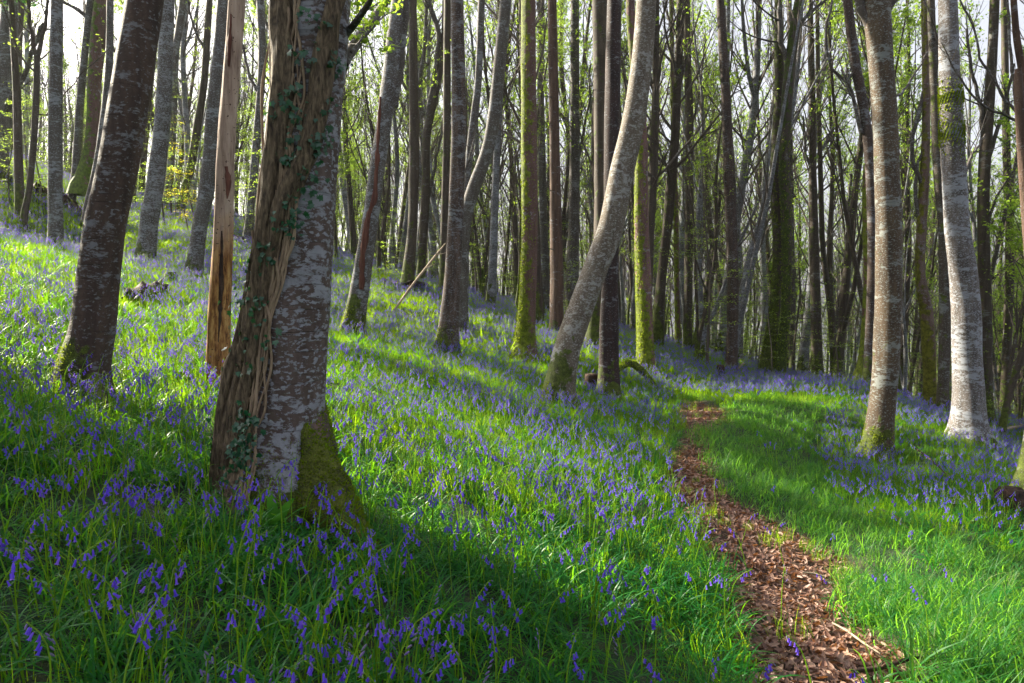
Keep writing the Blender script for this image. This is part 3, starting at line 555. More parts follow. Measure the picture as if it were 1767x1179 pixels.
# limbs seen inside the picture
add_branch('ivy', [(590,112),(612,78),(640,40),(668,0),(690,-40)], 22, 12, dy=.9)
add_branch('ivy', [(596,60),(622,28),(650,-20)], 13, 8, dy=-.3, seed=2)
add_branch('t45', [(64,102),(55,60),(49,25),(50,-20)], 8, 5, twigs=5, leaf=3); add_branch('t45', [(64,104),(74,60),(80,30),(84,-20)], 8, 4, twigs=5, leaf=3, seed=2)
add_branch('t45', [(62,125),(48,110),(28,80),(8,20),(0,-10)], 4, 2, twigs=4, leaf=4, seed=3)
add_branch('t45', [(57,190),(78,198),(105,170),(150,120),(190,82)], 3, 1.5, twigs=5, leaf=3, seed=4, dy=2)
add_branch('t10', [(3,215),(18,170),(42,130),(60,80),(75,40)], 11, 5, twigs=4, seed=5, dy=-1)
add_branch('moss150', [(170,60),(150,30),(120,8),(95,0)], 8, 4, twigs=4, leaf=3, seed=6); add_branch('moss150', [(178,50),(200,90),(215,40),(232,5)], 8, 4, twigs=4, leaf=3, seed=7)
add_branch('t311', [(356,90),(338,60),(330,30),(322,-10)], 6, 3, twigs=5, leaf=3, seed=8)
add_branch('t425', [(445,160),(428,120),(414,60),(404,0)], 6, 3, twigs=6, leaf=3, seed=9)
add_branch('t600', [(681,185),(690,120),(698,40),(704,-20)], 13, 11, seed=10, name='second_stem')
add_branch('t726', [(733,240),(742,180),(752,120),(756,60),(738,0)], 11, 8, seed=11, twigs=4); add_branch('t726', [(728,430),(741,330),(758,250),(766,200)], 7, 3, seed=12)
add_branch('t726', [(730,200),(722,150),(733,80),(736,0)], 8, 5, seed=13, twigs=3)
add_branch('t770', [(782,330),(800,300),(822,250)], 5, 2, seed=14, twigs=3)
add_branch('t987', [(990,300),(1003,250),(1015,180),(1020,110)], 6, 3, twigs=5, leaf=2, seed=15)
add_branch('t1185', [(1190,220),(1203,180),(1212,120),(1216,60)], 5, 2, twigs=6, leaf=2, seed=16); add_branch('t1185', [(1189,330),(1175,270),(1168,200)], 4, 2, twigs=4, leaf=2, seed=17)
add_branch('t1343', [(1361,110),(1348,70),(1345,20),(1350,-20)], 10, 7, twigs=5, seed=18); add_branch('t1343', [(1372,50),(1390,30),(1412,12),(1440,-10)], 7, 4, twigs=6, leaf=1, seed=19)
add_branch('t1411', [(1402,300),(1388,250),(1386,200)], 6, 3, twigs=6, seed=20)
add_branch('t1439', [(1436,600),(1446,540),(1456,470),(1464,380),(1468,300)], 10, 5, twigs=6, leaf=1, seed=21, name='second_stem')
add_branch('t1439', [(1433,560),(1426,480),(1418,420)], 6, 3, twigs=4, seed=22)
add_branch('t1495', [(1478,120),(1460,140),(1436,120),(1424,60),(1436,0)], 7, 4, twigs=6, seed=23); add_branch('t1495', [(1486,230),(1470,160),(1452,120)], 8, 4, twigs=6, seed=24)
add_branch('t1520', [(1507,60),(1494,30),(1482,0),(1474,-50)], 17, 14, seed=25, name='second_stem'); add_branch('t1520', [(1526,30),(1535,12),(1552,-8)], 16, 8, seed=26)
add_branch('t1520', [(1542,168),(1560,155),(1580,125),(1601,90)], 5, 2.5, twigs=4, seed=27, dy=.8)
add_branch('t1605', [(1599,330),(1582,300),(1572,250),(1588,180),(1600,140)], 9, 5, twigs=6, seed=28); add_branch('t1605', [(1592,400),(1580,340),(1585,280),(1602,240)], 8, 4, twigs=4, seed=29)
add_branch('t1624', [(1612,150),(1618,100),(1622,40),(1630,-10)], 9, 6, seed=30, twigs=4)
add_branch('t1705', [(1700,300),(1716,240),(1735,180),(1750,110)], 9, 4, twigs=7, leaf=1, seed=31); add_branch('t1705', [(1700,260),(1690,180),(1676,120),(1668,50)], 8, 4, twigs=7, seed=32)
add_branch('t1705', [(1699,420),(1713,360),(1730,320),(1767,270)], 6, 3, twigs=6, leaf=2, seed=33)
add_branch('t1735', [(1740,420),(1752,350),(1762,300)], 6, 3, twigs=6, leaf=2, seed=34)
add_branch('edgered', [(1762,200),(1735,172),(1712,132),(1690,100),(1684,55),(1664,15),(1650,-15)], 5, 2.6, seed=35, twigs=3); add_branch('edgered', [(1764,212),(1730,198),(1700,185),(1676,163),(1650,125),(1636,95),(1625,75)], 5, 2, seed=36, twigs=3)
add_branch('edgered', [(1768,300),(1770,240),(1752,170),(1744,90),(1738,0)], 6, 4, seed=37, twigs=2)
add_branch('big1671', [(1655,330),(1668,290),(1682,260),(1700,232)], 7, 3, seed=38, twigs=4, dy=1)
add_branch('t1260', [(1263,350),(1278,330),(1296,290),(1310,250)], 4, 2, twigs=6, leaf=1, seed=39)
for i, (x, y) in enumerate([(960,520),(958,470),(961,430),(957,380),(959,330),(955,290),(957,250),(954,210),(956,170),(953,130),(954,90),(952,50),(953,20)]):
    sgn = 1 if i % 2 else -1; add_branch('spruce', [(x, y), (x + sgn * 14, y - 2), (x + sgn * (24 + 5 * (i % 3)), y + 2 - 6 * (i % 2))], 2.2, .8, seed=40 + i, dy=-.4 * (i % 3), twigs=2 if i > 6 else 0)

add_branch('ivy', [(606,90),(628,62),(650,38),(676,20)], 5, 2, dy=.7, twigs=7, leaf=9, seed=61, lsz=.017); add_branch('ivy', [(600,60),(618,34),(634,16),(655,4)], 4, 2, dy=.4, twigs=6, leaf=9, seed=62, lsz=.017)
# ---------------------------------------------------------------- moss, scars, loose bark
moss_tufts('ivy', 9000, .42, (1, -.6, 0), size=.011); moss_tufts('leftdark', 4000, .40, (-1, -.2, 0), size=.012, seed=2)
moss_tufts('moss1116', 3500, 6, (-1, -.5, 0), size=.03, seed=12); moss_tufts('t1343', 2500, 8, None, size=.035, seed=13); moss_tufts('t1325', 2500, 7, (-1, -.3, 0), size=.035, seed=14)
moss_tufts('lean', 2500, .42, (-.8, -.6, 0), size=.022, seed=3); moss_tufts('t1520', 3000, .5, (-1, -.5, 0), size=.022, seed=4)
moss_tufts('edge', 1500, .35, (-1, -.3, 0), size=.02, seed=5); moss_tufts('t905', 5000, 6.5, (-1, -.3, 0), size=.028, seed=6)
moss_tufts('t600', 1500, .6, (-1, -.4, 0), size=.025, seed=7); moss_tufts('t770', 1500, .6, (-.8, -.6, 0), size=.025, seed=8)
def strip(key, pts, wpx, material, name, out=1.0, seed=0):
    """an irregular raised plate following the bark (pts: px, py; lies on the side facing the camera)"""
    S = SURF[key]; Y = TR[key][0]; r = np.random.default_rng(seed); rows = []
    path = S['path']; n = len(pts)
    P = []
    for i, (px, py) in enumerate(pts):
        c0 = at(px, py, Y); zc = c0.z; j = int(np.argmin(abs(path[:, 2] - zc))); C = path[j, :3]; rad = path[j, 3]
        f = (c0.x - C[0]) / rad; y = C[1] - rad * math.sqrt(max(.03, 1 - f * f)) * .93
        wv = wpx[i] if isinstance(wpx, (list, tuple)) else wpx
        P.append((c0.x, y, zc, wv / F * Y / 2))
    path2 = smooth_path(P, .04 if Y < 7 else .1); path2[:, 3] *= 1 + r.normal(size=len(path2)) * .16
    mb = MB(); V, f = tube(path2[:, :3] - np.array(S['base']), path2[:, 3], 10, lambda th, s, PP: 1 + .25 * np.sin(th * 3 + s * .9) + .1 * np.sin(th * 5 + s * 1.7)); mb.add(V, f)
    return mb.build(name, material, S['root'])
strip('t600', [(626,500),(630,430),(640,370),(649,340),(653,280),(656,220),(658,170)], [8,10,9,8,7,6,3], M_FLAKE, 'dead_bark_strip', seed=1)
strip('snag', [(404,30),(402,80),(400,120)], [3,7,3], M_FLAKE, 'bark_flake', seed=2); strip('snag', [(396,290),(398,315),(397,345)], [4,10,3], M_FLAKE, 'bark_flake', seed=3)
strip('snag', [(389,400),(388,470),(386,540),(383,590)], [2,7,5,2], M_ROT, 'rotten_strip', seed=4)
for z_, seed in ((2.0, 1), (2.65, 2)):            # moss collars on the silver beech
    S = SURF['big1671']; j = int(np.argmin(abs(S['P'][:, 2] - (z_ + 3.1)))); r = np.random.default_rng(seed); mb = MB(); V = S['V']; seg = S['seg']
    m = 1500; ii_ = np.clip(j + (r.normal(size=m) * 1.2).astype(int), 0, len(S['P']) - 2); jj = r.integers(0, seg, m); q = V[ii_, jj] + (V[ii_ + 1, (jj + 1) % seg] - V[ii_, jj]) * r.random((m, 1))
    nn = q - S['P'][ii_]; nn /= np.linalg.norm(nn, axis=1)[:, None]; t = r.normal(size=(m, 3)) * .012
    mb.add(np.stack([q - t - nn * .005, q + t - nn * .005, q + nn * .03 + [0, 0, .008]], 1).reshape(-1, 3), np.arange(3 * m).reshape(-1, 3)); mb.build('moss_collar', M_MOSS, S['root'], smooth=False)

# ---------------------------------------------------------------- the ivy on the nearest tree
S = SURF['ivy']; path = S['path']
def on_ivy(px, py, lift=0.0):
    p = at(px, py, 3.2); Q = [np.interp(p.z, path[:, 2], path[:, q_]) for q_ in range(4)]; C = np.array(Q[:3]); rad = Q[3] * (1 + .5 * math.exp(-max(0, C[2] - S['base'].z) / .2))
    tw = -C[:2] / np.linalg.norm(C[:2]); tw = np.array([tw[0], tw[1], 0]); rt = np.array([-tw[1], tw[0], 0])
    f = (px - (project(C[0], C[1], C[2])[0])) / (F * rad / C[1])
    for _ in range(4):      # the bark bulges towards the viewer: settle the sideways position there
        dep = math.sqrt(max(0.0, 1 - f * f)) if abs(f) < 1 else 0
        q = C + rt * f * rad + tw * dep * rad; f += (px - project(q[0], q[1], q[2])[0]) / (F * rad / C[1]) * .8
    n = rt * f + tw * max(dep, .12); nn = n / np.linalg.norm(n)
    return C + rt * f * rad + tw * dep * rad + nn * lift, nn
ivy = empty('ivy', S['base'] + Vector((-.28, -.12, 0)), 'old ivy with thick twisted stems climbing the lichen-blotched nearest beech', 'ivy')
def ivy_stem(pts, wd, name='ivy_stem', seg=18, material=M_IVYSTEM, lift=.4, rough=.14, seed=0):
    rows = []
    for (px, py), w_ in zip(pts, wd):
        r_ = w_ / F * 3.2 / 2; p, n = on_ivy(px, py, r_ * lift); rows.append((*p, r_))
    P = smooth_path(rows, .025); r = np.random.default_rng(seed); ph = r.uniform(0, 6, 6)
    mb = MB(); add_tube(mb, P[:, :3] - np.array(ivy.location), P[:, 3], seg, 0, lambda th, s, PP: 1 + rough * .8 * np.sin(3 * th + s * .07 + ph[0]) + rough * .45 * np.sin(8 * th + s * .1 + ph[3]) + rough * .3 * np.sin(13 * th - s * .16 + ph[4]) + rough * .6 * np.sin(5 * th - s * .21 + ph[1]) + rough * .4 * np.sin(s * .5 + 2 * th + ph[2]))
    return mb.build(name, material, ivy)
ivy_stem([(378,930),(382,880),(388,830),(396,770),(408,700),(424,640),(441,560),(453,480),(467,390),(476,300),(487,220),(490,150),(490,60),(491,0),(497,-90),(503,-200)], [40,40,40,40,41,41,40,38,38,36,36,35,36,36,34,30], seed=1, lift=.1, seg=30)
ivy_stem([(402,930),(408,870),(416,790),(424,720),(438,640),(450,560),(462,490),(473,430),(487,373),(508,320),(530,272),(541,220),(550,170),(562,90),(572,40),(584,0),(602,-70)], [26,26,26,26,26,24,24,27,30,31,32,34,33,30,27,24,20], seed=2, rough=.18, seg=30)
ivy_stem([(372,920),(382,850),(392,760),(400,690),(414,620),(430,560),(440,500),(452,430),(462,360),(470,280),(478,190),(478,100),(480,0),(486,-80)], [20,18,18,17,15,14,13,13,12,12,11,10,9,8], seed=3, lift=1.6)
r = np.random.default_rng(31)
VN = [[(470,0),(478,60),(492,120),(500,100),(512,50),(520,0)], [(484,0),(492,70),(508,130),(520,110),(512,180),(520,200)], [(400,770),(425,690),(440,600),(455,560),(460,480),(455,430),(470,360),(478,300)],
      [(420,740),(430,650),(418,580),(432,520),(440,470),(452,440),(448,390),(460,330),(455,270)], [(385,740),(392,680),(412,600),(420,540),(428,470),(436,430),(440,400)],
      [(455,690),(462,620),(468,560),(472,520),(476,480)], [(500,330),(496,400),(490,440),(480,480)], [(560,100),(540,150),(520,200),(515,240),(508,300)], [(515,0),(505,60),(518,90),(530,140),(522,190),(500,250),(492,300)]]
for k in range(34):
    x0 = r.uniform(392, 440); VN.append([(x0 + dx + r.normal() * 7, y0) for y0, dx in [(850,-8),(770,0),(700,8),(630,20),(560,34),(490,46),(420,58),(340,68),(250,75),(150,78),(60,78),(-20,80)]][: r.integers(7, 13)])
for k, pts in enumerate(VN): ivy_stem([(a_ + r.normal() * 4, b_) for a_, b_ in pts], [float(r.uniform(2.2, 5.5))] * len(pts), 'ivy_vine', 6, M_VINE, .9 if k < 9 else 3.2, .1, k)
mb = MB(); LP = [(0,-.45),(.28,-.38),(.52,-.42),(.40,-.05),(.62,.22),(.26,.24),(0,.72),(-.26,.24),(-.62,.22),(-.40,-.05),(-.52,-.42),(-.28,-.38)]
def ivy_leaf(c, n, s):
    n = n + r.normal(size=3) * .45 + np.array([0, 0, .35]); n /= np.linalg.norm(n); dn = np.array([0, 0, -1.]) + r.normal(size=3) * .5; dn -= n * dn.dot(n); dn /= np.linalg.norm(dn); sd = np.cross(n, dn)
    V = [c] + [c + sd * x * s + dn * y * s + n * s * (.12 * (abs(x) - .3) - .12 * y * y) for x, y in LP]; mb.add(V, [(0, i + 1, (i + 1) % 12 + 1) for i in range(12)])
SP = [(512,190,9,9),(530,122,12,10),(556,200,9,9),(548,240,9,11),(516,215,12,7),(500,295,5,9),(545,265,9,11),(520,350,12,10),(495,398,10,12),(514,378,10,9),(560,135,8,8),(574,120,6,7),(450,520,10,16),(436,535,14,12),(462,560,10,6),(430,735,14,22),(442,712,9,20),(408,770,17,26),(424,760,12,20),(440,600,16,12),(425,650,15,14),(500,210,16,8),(535,60,10,6),(555,15,8,6),(470,440,9,12),(445,470,12,10),(400,730,12,14),(392,790,18,22),(388,830,16,22),(410,815,14,16),(400,860,16,14),(430,780,10,10),(510,250,14,8),(536,320,10,8),(560,70,8,5)]
for x, y, sd, n in SP:
    for _ in range(int(n * 2.0)):
        c, nn = on_ivy(x + r.normal() * sd, y + r.normal() * sd * 1.1, r.uniform(.03, .075)); ivy_leaf(c - np.array(ivy.location), nn, r.uniform(.013, .029))
mb.build('leaves', M_IVYLEAF, ivy)
# root spurs of the nearest tree
def root_spur(pts, wd, name='root', tree='ivy', material=None):
    S_ = SURF[tree]; rows = []
    for (px, py, Y), w_ in zip(pts, wd):
        p = at(px, py, Y) - S_['base']; rows.append((p.x, p.y, p.z, w_ / F * Y / 2))
    P = smooth_path(rows, .03); mb = MB(); add_tube(mb, P[:, :3], P[:, 3], 16, 0, lambda th, s, PP: 1 + .12 * np.sin(3 * th + s * .3) + .08 * np.sin(th * 5 + s * .6))
    return mb.build(name, material or S_['root'].children[0].data.materials[0], S_['root'])
M_ROOT = bark(**D(B_GREY, colA=(.15, .09, .07), lichen=.1, moss_h=.8, moss_all=.7, mcol=(.085, .10, .012)))
g0 = root_spur([(500,600,3.24),(516,690,3.22),(530,770,3.18),(548,840,3.11),(580,893,3.02),(618,935,2.93),(652,965,2.86),(682,992,2.80)], [40,76,96,100,84,58,34,12], material=M_ROOT)
root_spur([(450,740,3.2),(430,820,3.12),(408,870,3.05),(380,910,3.0),(350,935,2.97)], [30,50,48,34,14]); root_spur([(505,760,3.16),(503,830,3.11),(498,890,3.03),(490,930,2.95),(484,965,2.88)], [40,70,78,56,20])
root_spur([(128,640,4.4),(112,680,4.3),(98,720,4.2)], [26,30,12], tree='leftdark'); root_spur([(160,650,4.3),(170,690,4.2),(180,722,4.15)], [24,26,10], tree='leftdark')
def fuzz(o, n, size, seed, upbias=.2):
    """moss on a root mesh"""
    me = o.data; me.calc_loop_triangles(); r = np.random.default_rng(seed); V = np.empty(len(me.vertices) * 3, np.float32); me.vertices.foreach_get('co', V); V = V.reshape(-1, 3)
    T = np.empty(len(me.loop_triangles) * 3, np.int32); me.loop_triangles.foreach_get('vertices', T); T = T.reshape(-1, 3)
    A, B, C_ = V[T[:, 0]], V[T[:, 1]], V[T[:, 2]]; nr = np.cross(B - A, C_ - A); ar = np.linalg.norm(nr, axis=1); nr = nr / (ar[:, None] + 1e-12)
    k = r.choice(len(T), n, p=ar / ar.sum()); a, b = r.random((n, 1)), r.random((n, 1)); sw = (a + b) > 1; a = np.where(sw, 1 - a, a); b = np.where(sw, 1 - b, b)
    q = A[k] + (B - A)[k] * a + (C_ - A)[k] * b; nn = nr[k]; keep = (nn[:, 2] > -.3); q, nn = q[keep], nn[keep]; m = len(q)
    t = r.normal(size=(m, 3)); t -= nn * (t * nn).sum(1)[:, None]; t /= np.linalg.norm(t, axis=1)[:, None]; s = size * r.uniform(.5, 1.4, (m, 1))
    mb = MB(); mb.add(np.stack([q - t * s * .4, q + t * s * .4, q + nn * s + t * s * r.uniform(-.3, .3, (m, 1)) + np.array([0, 0, .3]) * s], 1).reshape(-1, 3), np.arange(3 * m).reshape(-1, 3))
    x = mb.build('moss', M_MOSS, o, smooth=False); return x
fuzz(g0, 7000, .011, 5)

# ---------------------------------------------------------------- logs, stumps, sticks
def log(name, label, cat, pts, wd, material, seg=12, group=None, rough=.12, lift=.4, moss=0, stubs=0, seed=0, knots=None):
    """a fallen stem laid along ground points given by pixel (px, py, extra lift in m)"""
    G = []
    for px, py, h in pts:
        p = on_ground(px, py); G.append((p.x, p.y, p.z + h, 0))
    rows = [(g[0], g[1], g[2], w_ / F * g[1] / 2) for g, w_ in zip(G, wd)]; b = Vector(rows[0][:3])
    rows = [(q[0], q[1], q[2] + q[3] * lift, q[3]) for q in rows]
    P = smooth_path(rows, max(.05, np.linalg.norm(np.array(rows[-1][:3]) - np.array(rows[0][:3])) / 40)); r = np.random.default_rng(seed)
    mb = MB(); add_tube(mb, P[:, :3] - np.array(b), P[:, 3], seg, 0, lambda th, s, PP: 1 + rough * np.sin(3 * th + s * .4) + rough * .7 * np.sin(5 * th - s * .8 + seed))
    for _ in range(stubs):
        i = r.integers(3, len(P) - 2); d = perp(P[i + 1, :3] - P[i, :3], r); d[2] = abs(d[2]); L = P[i, 3] * r.uniform(2, 7); q = P[i, :3] - np.array(b)
        add_tube(mb, [q, q + d * L * .5 + [0, 0, .01], q + d * L + r.normal(size=3) * L * .15], [P[i, 3] * .5, P[i, 3] * .35, P[i, 3] * .15], 5)
    root = empty(name, b, label, cat, group); o = mb.build('stem', material, root)
    if moss: fuzz(o, moss, .02, seed)
    return root
M_LOGM = bark(**D(B_DARK, lichen=.1, moss_h=.3, moss_all=.6)); M_LOGD = bark(**D(B_DARK, lichen=.1, moss_h=.02, moss_all=.2, bump=1))
log('fallen_log', 'mossy curved log lying right of the nearly black trunk', 'log', [(1066,660,.22),(1085,660,.36),(1105,666,.30),(1135,676,.05)], [8,12,12,6], M_LOGM, moss=1500, seed=1)
log('fallen_log', 'dark rotting log end up on the far left slope', 'log', [(66,352,.1),(95,352,.1),(120,362,.05),(146,380,0)], [34,30,20,18], M_ROT, seed=2, rough=.25)
log('fallen_log', 'long thin mossy log between the pale beech and the dead trunk on the slope', 'log', [(210,392,.05),(260,402,.08),(320,415,.05),(372,426,.05),(436,440,0)], [6,6,5,5,3], M_LOGM, seed=3, moss=600)
log('fallen_log', 'short crumbling log half hidden in bluebells left of the dead trunk', 'log', [(222,528,.05),(250,516,.07),(282,506,.05)], [22,24,16], M_ROT, seed=4, rough=.3, stubs=3)
log('fallen_log', 'dark log with broken stubs on the far violet bank', 'log', [(655,488,.05),(690,498,.1),(735,500,.12),(752,492,.1)], [7,9,8,4], M_ROT, seed=5, stubs=4)
log('fallen_log', 'low dark log under leaves behind the dead trunk', 'log', [(400,420,.1),(418,425,.1),(436,432,0)], [16,12,6], M_LOGD, seed=6)
pb = on_ground(670, 548); PY_ = pb.y; PT = [at(x_, y_, PY_ + k_ * .25) - pb for k_, (x_, y_) in enumerate([(670,549),(690,522),(712,492),(735,463),(752,441),(769,420)])]
root = empty('fallen_branch', pb, 'leaning bleached pole propped above the far bank beside the curving beech', 'branch'); mb = MB(); PR = np.array([2.2,4.2,4.6,4.8,4.0,2.0]) / F * PY_ / 2
P = smooth_path([(*p, q) for p, q in zip(PT, PR)], .12); add_tube(mb, P[:, :3], P[:, 3], 7)
for k_, (a_, b_) in enumerate([((735,463),(752,455)),((752,441),(770,436)),((700,508),(708,488)),((752,441),(756,424))]):
    p0, p1 = at(*a_, PY_ + .7) - pb, at(*b_, PY_ + .5) - pb; add_tube(mb, [p0, (p0 + p1) / 2, p1], [.012, .009, .004], 5)
mb.build('stem', M_STICK, root)
log('fallen_branch', 'pale bare twig sticking out by the black-footed trunk', 'branch', [(1268,650,0),(1282,645,.3),(1298,632,.6),(1306,625,.9)], [3,3,2.5,1.5], M_STICK, seg=6, seed=8, stubs=3)
log('fallen_branch', 'long pale branch lying behind the grass at the right edge', 'branch', [(1694,758,.12),(1725,757,.2),(1760,754,.3),(1800,752,.4)], [4,5,6,6], M_STICK, seg=7, seed=9, stubs=3)
log('fallen_branch', 'pale straight stick lying on the leafy path near the bottom', 'branch', [(1436,1087,.03),(1462,1103,.035),(1490,1124,.03),(1519,1139,.02)], [2.5,4,4,2.5], M_STICK, seg=7, seed=10)
log('fallen_branch', 'dark bent stick across the bottom of the leafy path', 'branch', [(1470,1170,.02),(1520,1166,.03),(1560,1160,.04),(1590,1150,.03)], [6,9,8,5], M_ROT, seg=7, seed=11, stubs=2)
log('fallen_branch', 'thin dark stick among grass right of the leafy path', 'branch', [(1520,890,.05),(1545,905,.06),(1570,925,.04)], [3,3.5,2], M_ROT, seg=6, seed=12)
log('fallen_branch', 'slender brown stick in the bluebells on the right bank', 'branch', [(1575,790,.15),(1600,815,.2),(1640,850,.15)], [2.5,3,2], M_ROT, seg=6, seed=13)
log('fallen_branch', 'thin red-brown stick across the middle of the leafy path', 'branch', [(1385,998,.03),(1402,1001,.03),(1424,1004,.03)], [3,4,3], M_STICK, seg=6, seed=14)
for i, (px, py, w_, h_, lab, m_) in enumerate([(1022,672,24,26,'short reddish tree stump touching the nearly black trunk', M_ROT), (296,490,18,20,'small dark mossy stump on the slope left of the dead trunk', M_LOGM), (1243,655,13,24,'small brown broken stump by the black-footed trunk', M_ROT), (312,658,24,14,'low dark stump in the bluebells left of the dead trunk', M_LOGD), (1745,880,44,34,'rotten root stump at the foot of the pale edge beech', M_ROT), (480,500,1,1,'', None)][:5]):
    p = on_ground(px, py); rad = w_ / F * p.y / 2; hh_ = h_ / F * p.y; root = empty('tree_stump', p, lab, 'stump'); mb = MB(); r = np.random.default_rng(i); ph = r.uniform(0, 6, 4)
    add_tube(mb, [(0,0,-.2),(0,0,0),(0,0,hh_*.5),(0,0,hh_*.8),(0,0,hh_),(0,0,hh_*.9),(0,0,hh_*.8)], [rad*1.4,rad*1.3,rad*1.02,rad*.98,rad*.85,rad*.55,rad*.1], 16, 0, lambda th, s, PP: 1 + .12 * np.sin(3*th+ph[0]) + .12 * np.sin(5*th+ph[1]+s) + .1*np.sin(7*th+ph[2]-s*2))
    mb.build('wood', m_, root)

# ---------------------------------------------------------------- background trees, each a tree of its own
PROTO = []
def make_proto(seed, height, rad, fork, leafy, dark):
    r = np.random.default_rng(seed); n = 14; P = [np.zeros(3)]; d = np.array([r.normal() * .08, r.normal() * .08, 1.])
    ph = r.uniform(0, 6, 4); amp = r.uniform(.02, .09)
    for i in range(n):
        d = d + np.array([math.sin(i * .9 + ph[0]), math.cos(i * .7 + ph[1]), 0]) * amp; d[2] = 1.2; d /= np.linalg.norm(d); P.append(P[-1] + d * height / n)
    P = np.array(P); P[0, 2] = -.5; rr = rad * (1 - .85 * (np.arange(n + 1) / n) ** 1.2); rr[0] *= 1.5; rr[1] *= 1.02
    path = smooth_path(np.column_stack([P, rr]), .4); mb = MB(); add_tube(mb, path[:, :3], path[:, 3], 9, 0, lambda th, s, PP: 1 + .07 * np.sin(2 * th + s * .5) + .05 * np.sin(3 * th - s * .8), cap=False)
    tubes = []; leaves = []
    for f in range(fork):      # side stems that run up beside the trunk
        t = r.uniform(.05, .5); i = int(t * (len(path) - 1)); q = path[i]; nd = np.array([r.normal() * .3, r.normal() * .3, 1.]); nd /= np.linalg.norm(nd); L = (height - q[2]) * r.uniform(.5, .85)
        Q = [q[:3]]; 
        for k in range(8): nd = nd + r.normal(size=3) * .08 + [0, 0, .08]; nd /= np.linalg.norm(nd); Q.append(Q[-1] + nd * L / 8)
        Q = np.array(Q); qr = q[3] * r.uniform(.45, .75) * (1 - .85 * np.arange(9) / 8); add_tube(mb, Q, qr, 7, 0, cap=False)
        for c in range(8):
            k = r.integers(1, 8); dd = Q[k] - Q[k - 1]; dd /= np.linalg.norm(dd); a = r.uniform(.4, .8); grow(r, Q[k], dd * math.cos(a) + perp(dd, r) * math.sin(a), L * .22, qr[k] * .5, 1, 2, tubes, leaves, nch=(0, 6), up=.35, leafn=13, leafp=leafy)
    nb = int(height * 2.8)
    for c in range(nb):
        t = r.uniform(.16, .98) ** .8; i = min(int(t * (len(path) - 1)), len(path) - 2); q = path[i]; dd = path[i + 1, :3] - q[:3]; dd /= np.linalg.norm(dd)
        a = r.uniform(.35, .95); nd = dd * math.cos(a) + perp(dd, r) * math.sin(a); L = height * .26 * (1.15 - t) * r.uniform(.5, 1.3)
        lo = t < .3
        grow(r, q[:3], nd, L * (.7 if lo else 1), q[3] * r.uniform(.18, .4), 1, 3 if not lo else 2, tubes, leaves, nch=(0, 9, 6), up=.34, wig=.16, leafn=11, leafp=leafy)
    tm = mb.mesh('trunk', bark(**(B_FARDARK if dark else B_FAR if seed % 2 else B_SILVER))); cm = crown_mesh('crown', tubes, leaves, r, .036, [M_TWIGDK, M_LEAF])
    PROTO.append((tm, cm, height, rad, leafy))
for s, (h, ra, fk, lf, dk) in enumerate([(17,.15,0,.22,0),(15,.10,1,.26,1),(19,.18,1,.14,0),(14,.085,2,.26,1),(18,.13,2,.28,0),(16,.12,0,.9,0),(13,.08,1,1,1),(18,.16,1,.8,1),(16,.11,3,.08,0),(20,.17,0,.06,1)]):
    make_proto(500 + s, h, ra, fk, lf, dk)
MARK = [(-40,'left edge'),(97,'banded grey beech'),(200,'dark leaning beech'),(365,'bare dead trunk'),(525,'ivy-clad beech'),(650,'curving grey beech'),(785,'brown speckled beech'),(913,'green mossy trunk'),(1045,'sunlit leaning beech'),(1185,'slim straight dark trunk'),(1262,'black-footed trunk'),(1345,'paired mossy trunks'),(1411,'straight dark trunk'),(1530,'big brown beech'),(1660,'silver-grey beech'),(1810,'right edge')]
r = np.random.default_rng(77); placed = [(v['base'].x, v['base'].y) for v in SURF.values()]
N_BG = 240; k = 0; tries = 0
while k < N_BG and tries < 9000:
    tries += 1
    Y = 17 + 45 * r.random() ** .85; u = r.uniform(-.86, .92); x = u * Y
    if u < .35 and Y < 20 or u < -.6 and Y < 34: continue
    if any((x - a) ** 2 + (Y - b) ** 2 < 1.1 for a, b in placed) or (-.62 < u < -.36 and Y < 31): continue
    px = CX + F * u
    if r.random() > (1.0 if px > 560 else .62): continue
    placed.append((x, Y)); k += 1
    lf = px < 640 and r.random() < .6 or r.random() < .15
    pool = [i for i, p in enumerate(PROTO) if (p[4] > .4) == lf]; i = int(r.choice(pool)); tm, cm, h, ra, _ = PROTO[i]
    s = r.uniform(.75, 1.15); z = gz(x, Y); j = max(q for q, (a, _) in enumerate(MARK) if a <= max(px, -40)); j = min(j, len(MARK) - 2)
    thick = 'stout' if ra * s > .15 else 'slender' if ra * s > .10 else 'thin'; far = 'nearer' if Y < 32 else 'distant' if Y < 47 else 'farthest'
    tone = 'dark' if i in (1, 3, 6, 7, 9) else 'silvery' if i in (0, 2, 4, 8) and i % 2 == 0 else 'brown'; lfy = 'leafy' if PROTO[i][4] > .4 else 'bare'
    rt = empty('background_tree', (x, Y, z), f'{thick} {far} {tone} {lfy} tree between the {MARK[j][1]} and the {MARK[j+1][1]}', 'tree', 'trees of the wood behind the slope', r.uniform(0, 6.28))
    lx = r.normal() * .05; ly = r.normal() * .05; rt.rotation_euler.x = lx; rt.rotation_euler.y = ly; rt.scale = (s, s, s * r.uniform(.9, 1.15))
    for nm, me in (('trunk', tm), ('crown', cm)):
        o = bpy.data.objects.new(nm, me); COL.objects.link(o); o.parent = rt

